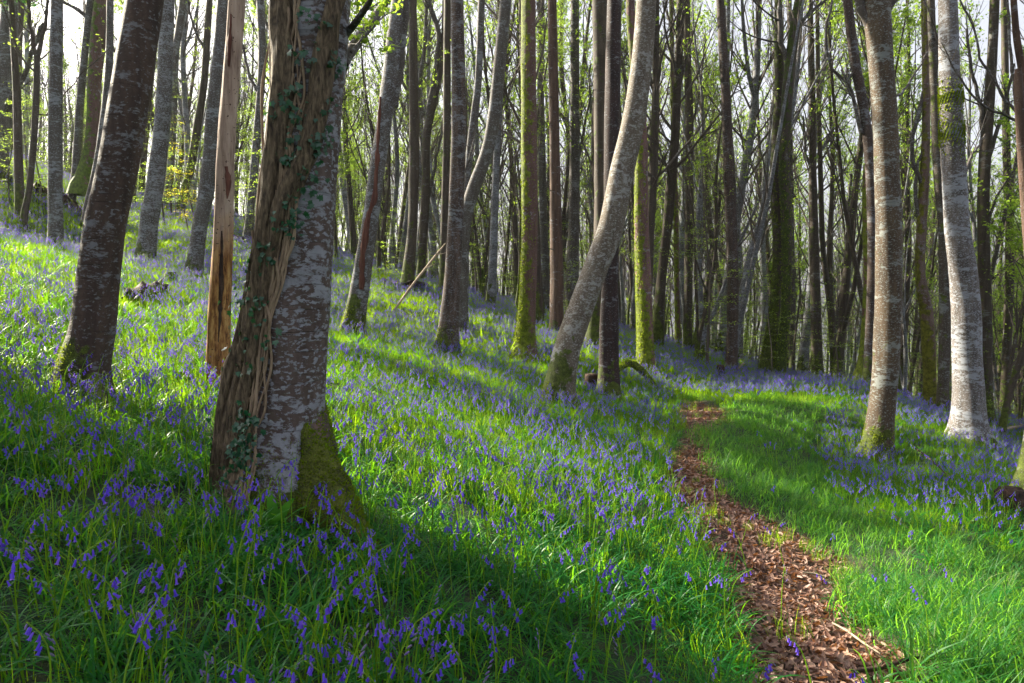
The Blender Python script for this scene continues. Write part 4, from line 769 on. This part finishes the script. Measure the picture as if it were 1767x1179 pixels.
# leafy saplings with layered sprays
SAP = []
def make_sapling(seed, H, m_leaf, nsp=16):
    r = np.random.default_rng(seed); P = [np.array([0, 0, -.2])]; d = np.array([r.normal() * .1, r.normal() * .1, 1.])
    for i in range(8): d = d + r.normal(size=3) * .07; d /= np.linalg.norm(d); P.append(P[-1] + d * H / 8)
    P = np.array(P); rad = .022 * H / 3; rr = rad * (1 - .85 * np.arange(9) / 8); mb = MB(); add_tube(mb, P, rr, 6, cap=False); lv = []
    for c in range(nsp):
        t = r.uniform(.12, .99) * 8; i = min(int(t), 7); q = P[i] + (P[i + 1] - P[i]) * (t - i); a = r.uniform(0, 6.28); L = H * .33 * (1.1 - t / 10) * r.uniform(.5, 1.2); dd = np.array([math.cos(a), math.sin(a), r.uniform(-.02, .35)]); Q = [q]
        for k_ in range(5): dd = dd + r.normal(size=3) * .12 * [1, 1, .5]; dd[2] *= .8; dd /= np.linalg.norm(dd); Q.append(Q[-1] + dd * L / 5)
        Q = np.array(Q); add_tube(mb, Q, rr[i] * .4 * np.linspace(1, .2, 6), 4, cap=False)
        for _ in range(int(60 * L)):
            tt = r.uniform(.15, 1) * 5; j = min(int(tt), 4); lv.append(Q[j] + (Q[j + 1] - Q[j]) * (tt - j) + np.append(r.normal(size=2) * L * .16, r.normal() * .02))
    lm_ = MB(); V, f = leaf_quads(r, lv, .025, .3); lm_.add(V, f); SAP.append((mb.mesh('stem', M_TWIGDK), lm_.mesh('foliage', m_leaf)))
for s, (h, m_, n_) in enumerate([(3.5, M_LEAF, 20), (5, M_LEAF, 30), (2.2, M_LEAF, 16), (6, M_LEAF, 34), (3.2, M_LEAF2, 18), (4.2, M_LEAF, 24)]): make_sapling(900 + s, h, m_, n_)
def put_sap(x, Y, i, s, lab, group):
    rt = empty('sapling', (x, Y, gz(x, Y)), lab, 'sapling', group, r.uniform(0, 6.28)); rt.scale = (s, s, s)
    for nm, me in zip(('stem', 'foliage'), SAP[i]): o = bpy.data.objects.new(nm, me); COL.objects.link(o); o.parent = rt
r = np.random.default_rng(5); k = 0
while k < 165:
    Y = r.uniform(20, 56); px = r.choice([r.uniform(-60, 480), r.uniform(560, 1010), r.uniform(1180, 1500), r.uniform(1560, 1850)], p=[.30, .30, .24, .16]); u, _ = ray(px, 500); x = u * Y; k += 1
    j = min(max(q for q, (a, _) in enumerate(MARK) if a <= max(px, -40)), len(MARK) - 2); i = int(r.choice([0, 1, 2, 3, 5])); far = 'nearer' if Y < 32 else 'far'
    put_sap(x, Y, i, r.uniform(.8, 1.3), f'{far} bright green leafy sapling between the {MARK[j][1]} and the {MARK[j+1][1]}', 'leafy saplings under the trees')
for i, (px, Y, s) in enumerate([(325, 24, 1.2), (335, 28, 1.5)]):
    u, _ = ray(px, 300); put_sap(u * Y, Y, 4, s, 'yellow-leaved sapling beside the dark leaning mossy-footed tree', 'yellow-leaved saplings')

# ---------------------------------------------------------------- woodland too far off to count
r = np.random.default_rng(12); mb = MB()
for i in range(620):
    Y = 62 + 70 * r.random(); u = r.uniform(-.95, 1.0); x = u * Y; z = gz(x, Y); H = r.uniform(14, 22); a, b = r.normal(size=2) * .9; ra = r.uniform(.08, .2); n = 6
    t = np.linspace(0, 1, n)[:, None]; P = np.array([[x, Y, z - 1]]) + t * np.array([[a, b, H]]) + np.sin(t * 5 + i) * np.array([[.3, 0, 0]]); add_tube(mb, P, ra * (1 - .8 * t[:, 0]), 5, 0, cap=False)
    for c in range(16):
        tt = r.uniform(.2, .95); q = P[0] + (P[-1] - P[0]) * tt; aa = r.uniform(0, 6.28); L = r.uniform(1.5, 4) * (1.2 - tt); dd = np.array([math.cos(aa) * .6, math.sin(aa) * .6, 1.]); e2 = q + dd * L; add_tube(mb, [q, (q + e2) / 2 + r.normal(size=3) * .2, e2], [.045, .03, .012], 3, 0, cap=False)
        for c2 in range(3): q2 = q + (e2 - q) * r.uniform(.3, 1); add_tube(mb, [q2, q2 + r.normal(size=3) * .4 + [0, 0, .9], q2 + r.normal(size=3) * .6 + [0, 0, 1.7]], [.02, .013, .006], 3, 0, cap=False)
pts = []
for i in range(45000):
    Y = 60 + 60 * r.random(); u = r.uniform(-.95, 1.0); x = u * Y; low = r.random() < .5; pts.append((x, Y, (r.random() ** 1.6 * 5 if low else r.uniform(2, 20))))
pts = np.array(pts); pts[:, 2] += terrain(pts[:, 0], pts[:, 1], False); V, f = leaf_quads(r, pts, .12, .8); mb.add(V, f, 1)
tag(mb.build('distant_wood', [bark(**B_FAR), M_LEAF]), kind='stuff')

# unseen trees added uphill beyond the left edge, crowns placed to shade the slope

SHM = None
def shade_tree(px, py, t, rad, n, label, stretch=1.0):
    global SHM
    P_ = on_ground(px, py); c = P_ + SUN * t; g = gz(c.x, c.y); r_ = np.random.default_rng(int(px + py)); H = c.z - g
    root = empty('added_shade_tree', (c.x, c.y, g), label, 'tree'); mb = MB()
    add_tube(mb, [(0,0,-.4),(0,0,0),(.05,.03,H*.5),(0,0,H),(.05,0,H+rad*.8)], [.16,.13,.1,.06,.02], 10)
    for k in range(26):
        z0 = H + r_.uniform(-.8, .6) * rad; d = r_.normal(size=3); d /= np.linalg.norm(d); add_tube(mb, [(0,0,z0), np.array([0,0,z0]) + d * rad * .5, np.array([0,0,z0 + .1]) + d * rad * [1,1,stretch*.8]], [.03,.02,.006], 5, cap=False)
    mb.build('trunk', bark(**B_FARDARK), root)
    d = r_.normal(size=(n, 3)); d /= np.linalg.norm(d, axis=1)[:, None]; q = d * (r_.random((n, 1)) ** .45) * rad * [1, 1, stretch]
    q *= (1 + .35 * np.sin(d[:, :1] * 7 + px) * np.cos(d[:, 2:] * 6)); q += [0, 0, H]; mb = MB(); V, f = leaf_quads(r_, q, .055, 1.0); mb.add(V, f); mb.build('crown', M_DKLEAF, root)
shade_tree(60, 1060, 5, .72, 5000, 'added bushy shade tree uphill beyond the left edge, lowest one', 1.9)
shade_tree(420, 1125, 6.5, .75, 5000, 'added bushy shade tree uphill beyond the left edge, second one', 1.9)
shade_tree(850, 1190, 8, .58, 4000, 'added bushy shade tree uphill beyond the left edge, third one', 2.0)
shade_tree(880, 716, 21, 1.0, 6000, 'added tall shade tree uphill beyond the left edge, nearest to the wood', 1.6)
shade_tree(1480, 850, 25, 1.1, 6000, 'added tall shade tree far uphill beyond the left edge', 1.2)
shade_tree(1330, 770, 24, 1.0, 5000, 'added slim shade tree far uphill beyond the left edge', 1.2)

# ---------------------------------------------------------------- ground plants
def blade(mb, r, base, ang, L, wd, lean, droop, n=5, m=0, fold=0):
    d = np.array([math.cos(ang), math.sin(ang), 0]); s = np.array([-math.sin(ang), math.cos(ang), 0]); P = []; th = lean; p = np.array(base, float)
    for i in range(n + 1):
        t = i / n; w_ = wd * (1 - t) ** .6 * min(1, .45 + t * 3) if i < n else 0; P += [p - s * w_ / 2, p + s * w_ / 2]
        p = p + (d * math.sin(th) + np.array([0, 0, 1]) * math.cos(th)) * L / n; th += droop / n
    i = np.arange(n) * 2; mb.add(P, np.stack([i, i + 1, i + 3, i + 2], -1), m)
def proto_obj(name, mb, mats, smooth=True): return bpy.data.objects.new(name, mb.mesh(name, mats, smooth))
def grass_proto(seed, n, rad, L, wd, droop, m=None):
    r = np.random.default_rng(seed); mb = MB()
    for _ in range(n):
        a = r.uniform(0, 6.28); q = rad * math.sqrt(r.random()); b = (q * math.cos(a), q * math.sin(a), -.02); blade(mb, r, b, r.uniform(0, 6.28), L * r.uniform(.5, 1.25), wd * r.uniform(.7, 1.3), r.uniform(.02, .5), droop * r.uniform(.3, 1.3))
    return proto_obj('grass_clump', mb, m or M_GRASS)
def strap_proto(seed, n, L):
    r = np.random.default_rng(seed); mb = MB(); bias = r.uniform(0, 6.28)
    for _ in range(n):
        b = (*(r.normal(size=2) * .05), -.02); blade(mb, r, b, bias + r.normal() * 1.3, L * r.uniform(.6, 1.2), r.uniform(.0065, .0105), r.uniform(.2, .8), r.uniform(1.1, 2.5), 7)
    return proto_obj('strap_leaves', mb, M_STRAP)
def bell(mb, p, ax, s, r, seg=6, m=1):
    ax = ax / np.linalg.norm(ax); a = perp(ax, r); b = np.cross(ax, a); prof = [(0, .12), (.12, .26), (.55, .30), (.85, .36), (1.0, .62), (.96, .74)]; V = []
    th = np.linspace(0, 2 * math.pi, seg * 2, endpoint=False)
    for i, (t, q) in enumerate(prof):
        for k_, x in enumerate(th):
            qq, tt = q, t
            if i >= 4 and k_ % 2: qq = .40; tt = .90        # six petal tips roll back between notches
            V.append(p + ax * tt * s + (a * math.cos(x) + b * math.sin(x)) * qq * s * .5)
    n2 = seg * 2; i = np.arange(len(prof) - 1)[:, None] * n2; j = np.arange(n2)[None]; k_ = (j + 1) % n2
    mb.add(V, np.stack([i + j, i + k_, i + n2 + k_, i + n2 + j], -1).reshape(-1, 4), m)
def bud(mb, p, ax, s, r, m=2, seg=5):
    ax = ax / np.linalg.norm(ax); add_tube(mb, [p, p + ax * s * .4, p + ax * s * .8, p + ax * s], [s * .08, s * .17, s * .13, s * .02], seg, m, cap=False)
def bluebell_geo(seed, H, nb, buds, simple=False, scale=1.0):
    """returns stem mesh builder and list of bell builders"""
    r = np.random.default_rng(seed); a = r.uniform(0, 6.28); d = np.array([math.cos(a), math.sin(a), 0]); P = [np.array([0, 0, -.03])]; th = r.uniform(0, .12); n = 9
    for i in range(n):
        th += (.015 if i < 6 else r.uniform(.14, .34) if not buds else .04); P.append(P[-1] + (d * math.sin(th) + np.array([0, 0, 1]) * math.cos(th)) * (H + .03) / n)
    P = np.array(P); st = MB(); add_tube(st, P, np.linspace(.0028, .0013, n + 1) * scale, 4 if simple else 6, 0, cap=False); bells = []
    for k_ in range(nb):
        t = n * (.76 + .24 * (k_ + .5) / nb); i = min(int(t), n - 1); q = P[i] + (P[i + 1] - P[i]) * (t - i); top = k_ / nb
        aa = a + r.normal() * 1.1; o = np.array([math.cos(aa), math.sin(aa), 0]); L = .011 * scale * (1.2 - .5 * top); e_ = q + o * L + np.array([0, 0, .002])
        if not simple: add_tube(st, [q, (q + e_) / 2 + [0, 0, .003], e_], [.0007, .0006, .0006], 3, 0, cap=False)
        m_ = MB(); s = .0162 * scale * (1.1 - .35 * top) * r.uniform(.9, 1.1)
        if buds or top > .8: bud(m_, e_, o * .5 + np.array([0, 0, .6 if buds else -.5]), s * .9, r, 0, 4 if simple else 6); bells.append(('flower_bud', m_, 2)); continue
        ax = np.array([0, 0, -1.]) + o * r.uniform(.1, .7)
        if simple: bell(m_, e_, ax, s * 1.15, r, 3, 0)
        else: bell(m_, e_, ax, s, r, 6, 0)
        bells.append(('flower', m_, 1))
    return st, bells
BMATS = [M_STEM, M_BELL, M_BUD]
def join_blue(st, bells):
    mb = MB()
    for v, f in zip(st.v, rebase(st)): mb.add(v, f, 0)
    for _, b, m in bells:
        for v, f in zip(b.v, rebase(b)): mb.add(v, f, m)
    return mb
def rebase(b):
    o = 0; out = []
    for v, f in zip(b.v, b.f): out.append(f - o); o += len(v)
    return out
NEARB = []
for s in range(12):
    bd = s in (3, 8, 11); NEARB.append(bluebell_geo(40 + s, [.30,.25,.33,.28,.23,.31,.26,.34,.29,.24,.30,.22][s], 5 if bd else 6 + s % 5, bd))
NEARP = [proto_obj('bluebell_stem', join_blue(*g), BMATS) for g in NEARB]
def clump_proto(seed, n, rad, big=1.0):
    r = np.random.default_rng(seed); mb = MB()
    for k_ in range(n):
        st, bl = bluebell_geo(seed * 50 + k_, r.uniform(.22, .34), 6, r.random() < .25, True, big); a = r.uniform(0, 6.28); q = rad * math.sqrt(r.random()); o = np.array([q * math.cos(a), q * math.sin(a), 0])
        for b, m in [(st, 0)] + [(x[1], x[2]) for x in bl]:
            for v, f in zip(b.v, rebase(b)): mb.add(v + o, f, m)
    return proto_obj('bluebell_clump', mb, BMATS)
MIDP = [clump_proto(60 + s, 3, .12, 1.0) for s in range(8)]
FARP = [clump_proto(80 + s, 14, .42, 1.35) for s in range(6)]
GR = [grass_proto(s, 40, .13, .17, .0036, .45) for s in range(5)]
GS = [grass_proto(20 + s, 36, .14, .17, .0058, 2.0, M_PGRASS) for s in range(5)]
ST = [strap_proto(30 + s, 18, .27) for s in range(7)]
GF = [grass_proto(50 + s, 60, .42, .24, .011, .8) for s in range(4)]
def leaf_proto(seed):
    r = np.random.default_rng(seed); mb = MB(); L = r.uniform(.013, .023); W = L * .36; V = []; n = 5; c = r.uniform(-1, 1); tw = r.uniform(-.5, .5)
    for i in range(n + 1):
        t = i / n; w_ = W * math.sin(math.pi * (t * .9 + .05)) ** .8; x = (t - .5) * 2 * L; z = c * L * .5 * (t - .5) ** 2 * 2; V += [(x, -w_, z + w_ * (.5 + tw * t)), (x, 0, z), (x, w_, z + w_ * (.5 - tw * t))]
    i = np.arange(n) * 3; mb.add(V, np.concatenate([np.stack([i, i + 1, i + 4, i + 3], -1), np.stack([i + 1, i + 2, i + 5, i + 4], -1)])); return proto_obj('dead_leaf', mb, M_DEAD)
DL = [leaf_proto(s) for s in range(8)]
def scatter(name, protos, pts, rot, scl, idx, mat0):
    me = bpy.data.meshes.new(name); me.vertices.add(len(pts)); me.vertices.foreach_set('co', np.asarray(pts, np.float32).ravel())
    for nm, ty, key, val in (('rot', 'FLOAT_VECTOR', 'vector', rot), ('scl', 'FLOAT', 'value', scl), ('idx', 'INT', 'value', idx)):
        a = me.attributes.new(nm, ty, 'POINT'); a.data.foreach_set(key, np.asarray(val, np.int32 if ty == 'INT' else np.float32).ravel())
    o = bpy.data.objects.new(name, me); COL.objects.link(o); tag(o, kind='stuff')
    g = bpy.data.node_groups.new(name, 'GeometryNodeTree'); g.interface.new_socket('Geometry', in_out='INPUT', socket_type='NodeSocketGeometry'); g.interface.new_socket('Geometry', in_out='OUTPUT', socket_type='NodeSocketGeometry')
    N = g.nodes; gi = N.new('NodeGroupInput'); go = N.new('NodeGroupOutput'); g2i = N.new('GeometryNodeGeometryToInstance'); iop = N.new('GeometryNodeInstanceOnPoints')
    for p in protos:
        oi = N.new('GeometryNodeObjectInfo'); oi.inputs['Object'].default_value = p; oi.inputs['As Instance'].default_value = False; g.links.new(oi.outputs['Geometry'], g2i.inputs[0])
    def att(nm, ty):
        a = N.new('GeometryNodeInputNamedAttribute'); a.data_type = ty; a.inputs['Name'].default_value = nm; return a.outputs['Attribute']
    e2r = N.new('FunctionNodeEulerToRotation'); g.links.new(att('rot', 'FLOAT_VECTOR'), e2r.inputs[0])
    g.links.new(gi.outputs[0], iop.inputs['Points']); g.links.new(g2i.outputs[0], iop.inputs['Instance']); iop.inputs['Pick Instance'].default_value = True
    g.links.new(att('idx', 'INT'), iop.inputs['Instance Index']); g.links.new(e2r.outputs[0], iop.inputs['Rotation']); g.links.new(att('scl', 'FLOAT'), iop.inputs['Scale'])
    g.links.new(iop.outputs[0], go.inputs[0]); md = o.modifiers.new('scatter', 'NODES'); md.node_group = g; return o
r = np.random.default_rng(99)
def field(y0, y1, dens, umax=1.0, pad=0.6):
    """random ground points between two distances, inside a fan a little wider than the view"""
    xm = umax * y1 + pad; n = int((y1 - y0) * 2 * xm * dens); x = r.uniform(-xm, xm, n); y = r.uniform(y0, y1, n); k_ = abs(x) < umax * y + pad; x, y = x[k_], y[k_]; z = terrain(x, y); px, py = project(x, y, z); return x, y, z, px, py
def emit(name, protos, sets, tilt=.2, smin=.8, smax=1.2, lift=0.0, m=None, flat=False):
    X = np.concatenate([np.stack(s_[:3], 1) for s_ in sets]); X[:, 2] += lift; n = len(X); sc_ = np.concatenate([s_[3] if len(s_) > 3 else np.ones(len(s_[0])) for s_ in sets]) * r.uniform(smin, smax, n)
    rot = np.stack([r.normal(size=n) * tilt, r.normal(size=n) * tilt, r.uniform(0, 6.28, n)], 1); print(name, n); return scatter(name, protos, X, rot, sc_, r.integers(0, len(protos), n), m)
def zones(px, py, y): 
    near = y < 14; px = px + (vnoise(px, py, 26, 55) * 26 + r.normal(size=len(px)) * 9) * np.clip(4 / y, .2, 1.3); return inpoly(px, py, LIT) & near, inpoly(px, py, GRS) & near
def sub(c, k_): return tuple(a[k_] for a in c)
def clear_trunks(x, y, mr=0.9):
    k_ = np.ones(len(x), bool)
    for S_ in SURF.values():
        if S_['base'].y < 22: k_ &= (x - S_['base'].x) ** 2 + (y - S_['base'].y) ** 2 > (S_['r'][4] * mr) ** 2
    return k_
# grass everywhere, shorter on the grassy path
gsets, ssets, shsets = [], [], []
for y0, y1, dg, ds in ((1.0, 4, 9, 130), (4, 8, 22, 66), (8, 14, 24, 26)):
    c = field(y0, y1, dg); L_, G_ = zones(c[3], c[4], c[1]); nz = vnoise(c[0], c[1], .6, 8); edge = r.random(len(c[0]))
    k_ = ~L_ & ~G_; gsets.append((*sub(c[:3], k_), .8 + .25 * nz[k_])); kk = L_ & (edge < .16 + .8 * (vnoise(c[0], c[1], .26, 73) > .30)); gsets.append((*sub(c[:3], kk), r.uniform(.35, .75, kk.sum())))
    c = field(y0, y1, 95 if y0 < 4 else 75 if y0 < 8 else 45); L_, G_ = zones(c[3], c[4], c[1]); shsets.append((*sub(c[:3], G_), (1.25 if y0 < 4 else 1.0) + .35 * vnoise(c[0], c[1], .45, 9)[G_]))
    c = field(y0, y1, ds); L_, G_ = zones(c[3], c[4], c[1]); nz = vnoise(c[0], c[1], .8, 10); k_ = ~L_ & (~G_ | (r.random(len(c[0])) < .08)) & (nz > -.75); ssets.append((*sub(c[:3], k_), .85 + .2 * nz[k_]))
emit('grass', GR, gsets); emit('path_grass', GS, shsets); emit('bluebell_leaves', ST, ssets, tilt=.25)
far = [field(14, 26, 9), field(26, 45, 3.2), field(45, 75, 1.2)]; emit('far_grass', GF, [(*c[:3], np.full(len(c[0]), s_)) for c, s_ in zip(far, (.85, .95, 1.15))])
# fallen beech leaves
ls = []
for y0, y1, dl in ((1.2, 4, 2000), (4, 8, 1500), (8, 14, 700)):
    c = field(y0, y1, dl, .62 if y0 < 4 else .6); px, py = c[3] + (r.normal(size=len(c[0])) * 34 + 34 * vnoise(c[0], c[1], .22, 71)) * 3 / c[1], c[4]; L_ = inpoly(px, py, LIT) & (c[0] > 0); k_ = (L_ & (vnoise(c[0], c[1], .3, 72) < .95)) | (r.random(len(c[0])) < .02); ls.append(sub(c[:3], k_))
emit('fallen_leaves', DL, ls, tilt=.45, smin=.45, smax=1.9, lift=-.035)

# ---------------------------------------------------------------- bluebells
def dens_map(x, y, px, py):
    nz = vnoise(x, y, .9, 21) + .6 * vnoise(x, y, .3, 22); d = .55 + .45 * nz
    L_, G_ = zones(px, py, y)
    d = np.where((px < 420) & (py > 480) & (py < 800), d * 1.5, d); d = np.where((px > 560) & (px < 1130) & (py > 640) & (py < 960), d * 1.35, d); d = np.where((px > 1420) & (py < 900), d * 1.7, d)
    d = np.where((py > 870) & (px < 1000), d * .75, d); d = np.where((px > 380) & (px < 760) & (py > 1040), d * 1.5, d)
    d = np.where(G_, .03, d); d = np.where(L_, .012, d); d = np.where((px > 1000) & (px < 1240) & (py > 1000), d * .6, d); d = np.where((px > 1400) & (py > 920), d * .25 + .03, d); return np.clip(d, 0, 1.2)
c = field(1.15, 6.2, 150, .9); k_ = (r.random(len(c[0])) < dens_map(c[0], c[1], c[3], c[4])) & clear_trunks(c[0], c[1]); near = sub(c, k_)
ex = []
for cx_, cy_, n_, sp_ in ((225, 1225, 13, .05), (700, 1235, 17, .09), (560, 1215, 7, .06), (860, 610 + 400, 6, .05), (240, 960, 8, .07), (60, 1010, 8, .06), (1010, 1090, 7, .06)):
    u_, e_ = ray(cx_, cy_); Y_ = 1.2 / (-e_ - .26 * u_ - .01)
    for _ in range(n_): ex.append((u_ * Y_ + r.normal() * sp_, Y_ + r.normal() * sp_))
ex = np.array(ex); ez = terrain(ex[:, 0], ex[:, 1]); epx, epy = project(ex[:, 0], ex[:, 1], ez); near = tuple(np.concatenate([a, b]) for a, b in zip(near, (ex[:, 0], ex[:, 1], ez, epx, epy)))
vis = (near[3] > -15) & (near[3] < 1782) & (near[4] - 85 < 1175) & (near[4] > 0); dist = near[0] ** 2 + near[1] ** 2 + near[2] ** 2; order = np.argsort(np.where(vis, dist, 1e9))[:300]
ind = np.zeros(len(vis), bool); ind[order] = True
emit('bluebells', NEARP + MIDP, [(*sub(near[:3], ~ind),)] , tilt=.12, smin=.85, smax=1.15) if False else None
rest = sub(near[:3], ~ind); n = len(rest[0])
BLOC = [(-99, 'at the far left foot of the view'), (200, 'before the dark leaning beech'), (380, 'in front of the ivy-clad beech'), (640, 'below the mossy root of the ivy-clad beech'), (880, 'in the bright grass left of the path'), (1130, 'on the left edge of the leafy path'), (1400, 'in the grass right of the leafy path')]
BPART = []
for st, bl in NEARB:
    BPART.append([('stem', st.mesh('stem', M_STEM))] + [(nm, b.mesh(nm, BMATS[m])) for nm, b, m in bl])
for rank, i in enumerate(order):
    x, y, z, px, py = (float(a[i]) for a in near); s = int(r.integers(0, 12)); q = [b for b in BLOC if b[0] <= px][-1][1]; budd = s in (3, 8, 11)
    hgt = 'tall' if NEARB[s][0].v[0][:, 2].max() > .27 else 'short'; q += ', bottom row' if py > 1090 else ', front rows' if py > 1000 else ', farther back' if py < 930 else ''; lab = hgt + (' unopened purple bluebell ' if budd else ' drooping violet bluebell ') + q; grp = 'closest bluebells in the foreground'; sc_ = r.uniform(.85, 1.2); rz = r.uniform(0, 6.28)
    if rank < 110:
        sc_ *= .97; rt = empty('bluebell', (x, y, z), lab, 'bluebell', grp, rz); rt.scale = (sc_,) * 3; rt.rotation_euler.x = r.normal() * .1; rt.rotation_euler.y = r.normal() * .1
        for nm, me in BPART[s]: o = bpy.data.objects.new(nm, me); COL.objects.link(o); o.parent = rt
    else:
        o = bpy.data.objects.new('bluebell', NEARP[s].data); COL.objects.link(o); o.location = (x, y, z); o.rotation_euler = (r.normal() * .1, r.normal() * .1, rz); o.scale = (sc_,) * 3; tag(o, lab, 'bluebell', grp)
emit('bluebells', NEARP, [rest], tilt=.12, smin=.85, smax=1.2)
c = field(6.2, 15, 37, .95); k_ = (r.random(len(c[0])) < dens_map(c[0], c[1], c[3], c[4])) & clear_trunks(c[0], c[1])
emit('middle_bluebells', MIDP, [sub(c[:3], k_)], tilt=.1)
fb = []
for y0, y1, dd, s_ in ((14, 26, 8.5, 1.05), (26, 45, 4.6, 1.3), (45, 80, 2.2, 1.6)):
    c = field(y0, y1, dd, .95); k_ = r.random(len(c[0])) < np.clip(.75 + .7 * vnoise(c[0], c[1], 2.2, 33) + .45 * (c[0] < -7), .12, 1); fb.append((*sub(c[:3], k_), np.full(k_.sum(), s_)))
emit('far_bluebells', FARP, fb, tilt=.08)

# hart's-tongue fern at the foot of the nearest tree
u_, e_ = ray(474, 900); p = Vector((u_ * 2.86, 2.86, gz(u_ * 2.86, 2.86))); fern = empty('fern', p, 'strap-leaved green fern at the foot of the ivy-clad beech', 'fern'); r = np.random.default_rng(4)
for i, (a, L, ln) in enumerate([(-1.5, .24, .05), (-2.2, .22, .35), (-.6, .23, .3), (-1.1, .2, .5), (-2.8, .17, .55), (0.0, .19, .5), (-1.8, .16, .7)]):
    mb = MB(); d = np.array([math.cos(a), math.sin(a), 0]); s = np.array([-math.sin(a), math.cos(a), 0]); if_ = 14; P = []; th = ln; q = np.zeros(3)
    if i < 3: s = np.array([1., .2, 0])
    for k in range(if_ + 1):
        t = k / if_; w_ = .022 * (math.sin(math.pi * min(1, .12 + t * .9)) ** .6) * (1 + .12 * math.sin(k * 2.4)) if k < if_ else .001; P += [q - s * w_ + [0, 0, .004], q, q + s * w_ + [0, 0, .004]]; q = q + (d * math.sin(th) + np.array([0, 0, 1]) * math.cos(th)) * L / if_; th += .75 / if_
    j = np.arange(if_) * 3; mb.add(P, np.concatenate([np.stack([j, j + 1, j + 4, j + 3], -1), np.stack([j + 1, j + 2, j + 5, j + 4], -1)])); mb.build('frond', M_FERN, fern)

#@@HAZE
def haze(density):
    m, t, n, l, out = mat('haze'); v = n.new('ShaderNodeVolumePrincipled'); v.inputs['Color'].default_value = (.93, .95, 1, 1); v.inputs['Density'].default_value = density; v.inputs['Anisotropy'].default_value = .45
    l.new(v.outputs[0], out.inputs['Volume']); X0, X1, Y0, Y1, Z0, Z1 = -165, 165, -62, 245, -60, 75
    V = [(x, y, z) for z in (Z0, Z1) for x, y in ((X0, Y0), (X1, Y0), (X1, Y1), (X0, Y1))]; mb = MB(); mb.add(V, [(0, 3, 2, 1), (4, 5, 6, 7), (0, 1, 5, 4), (1, 2, 6, 5), (2, 3, 7, 6), (3, 0, 4, 7)])
    tag(mb.build('haze', m, smooth=False), kind='stuff')
haze(.0002)
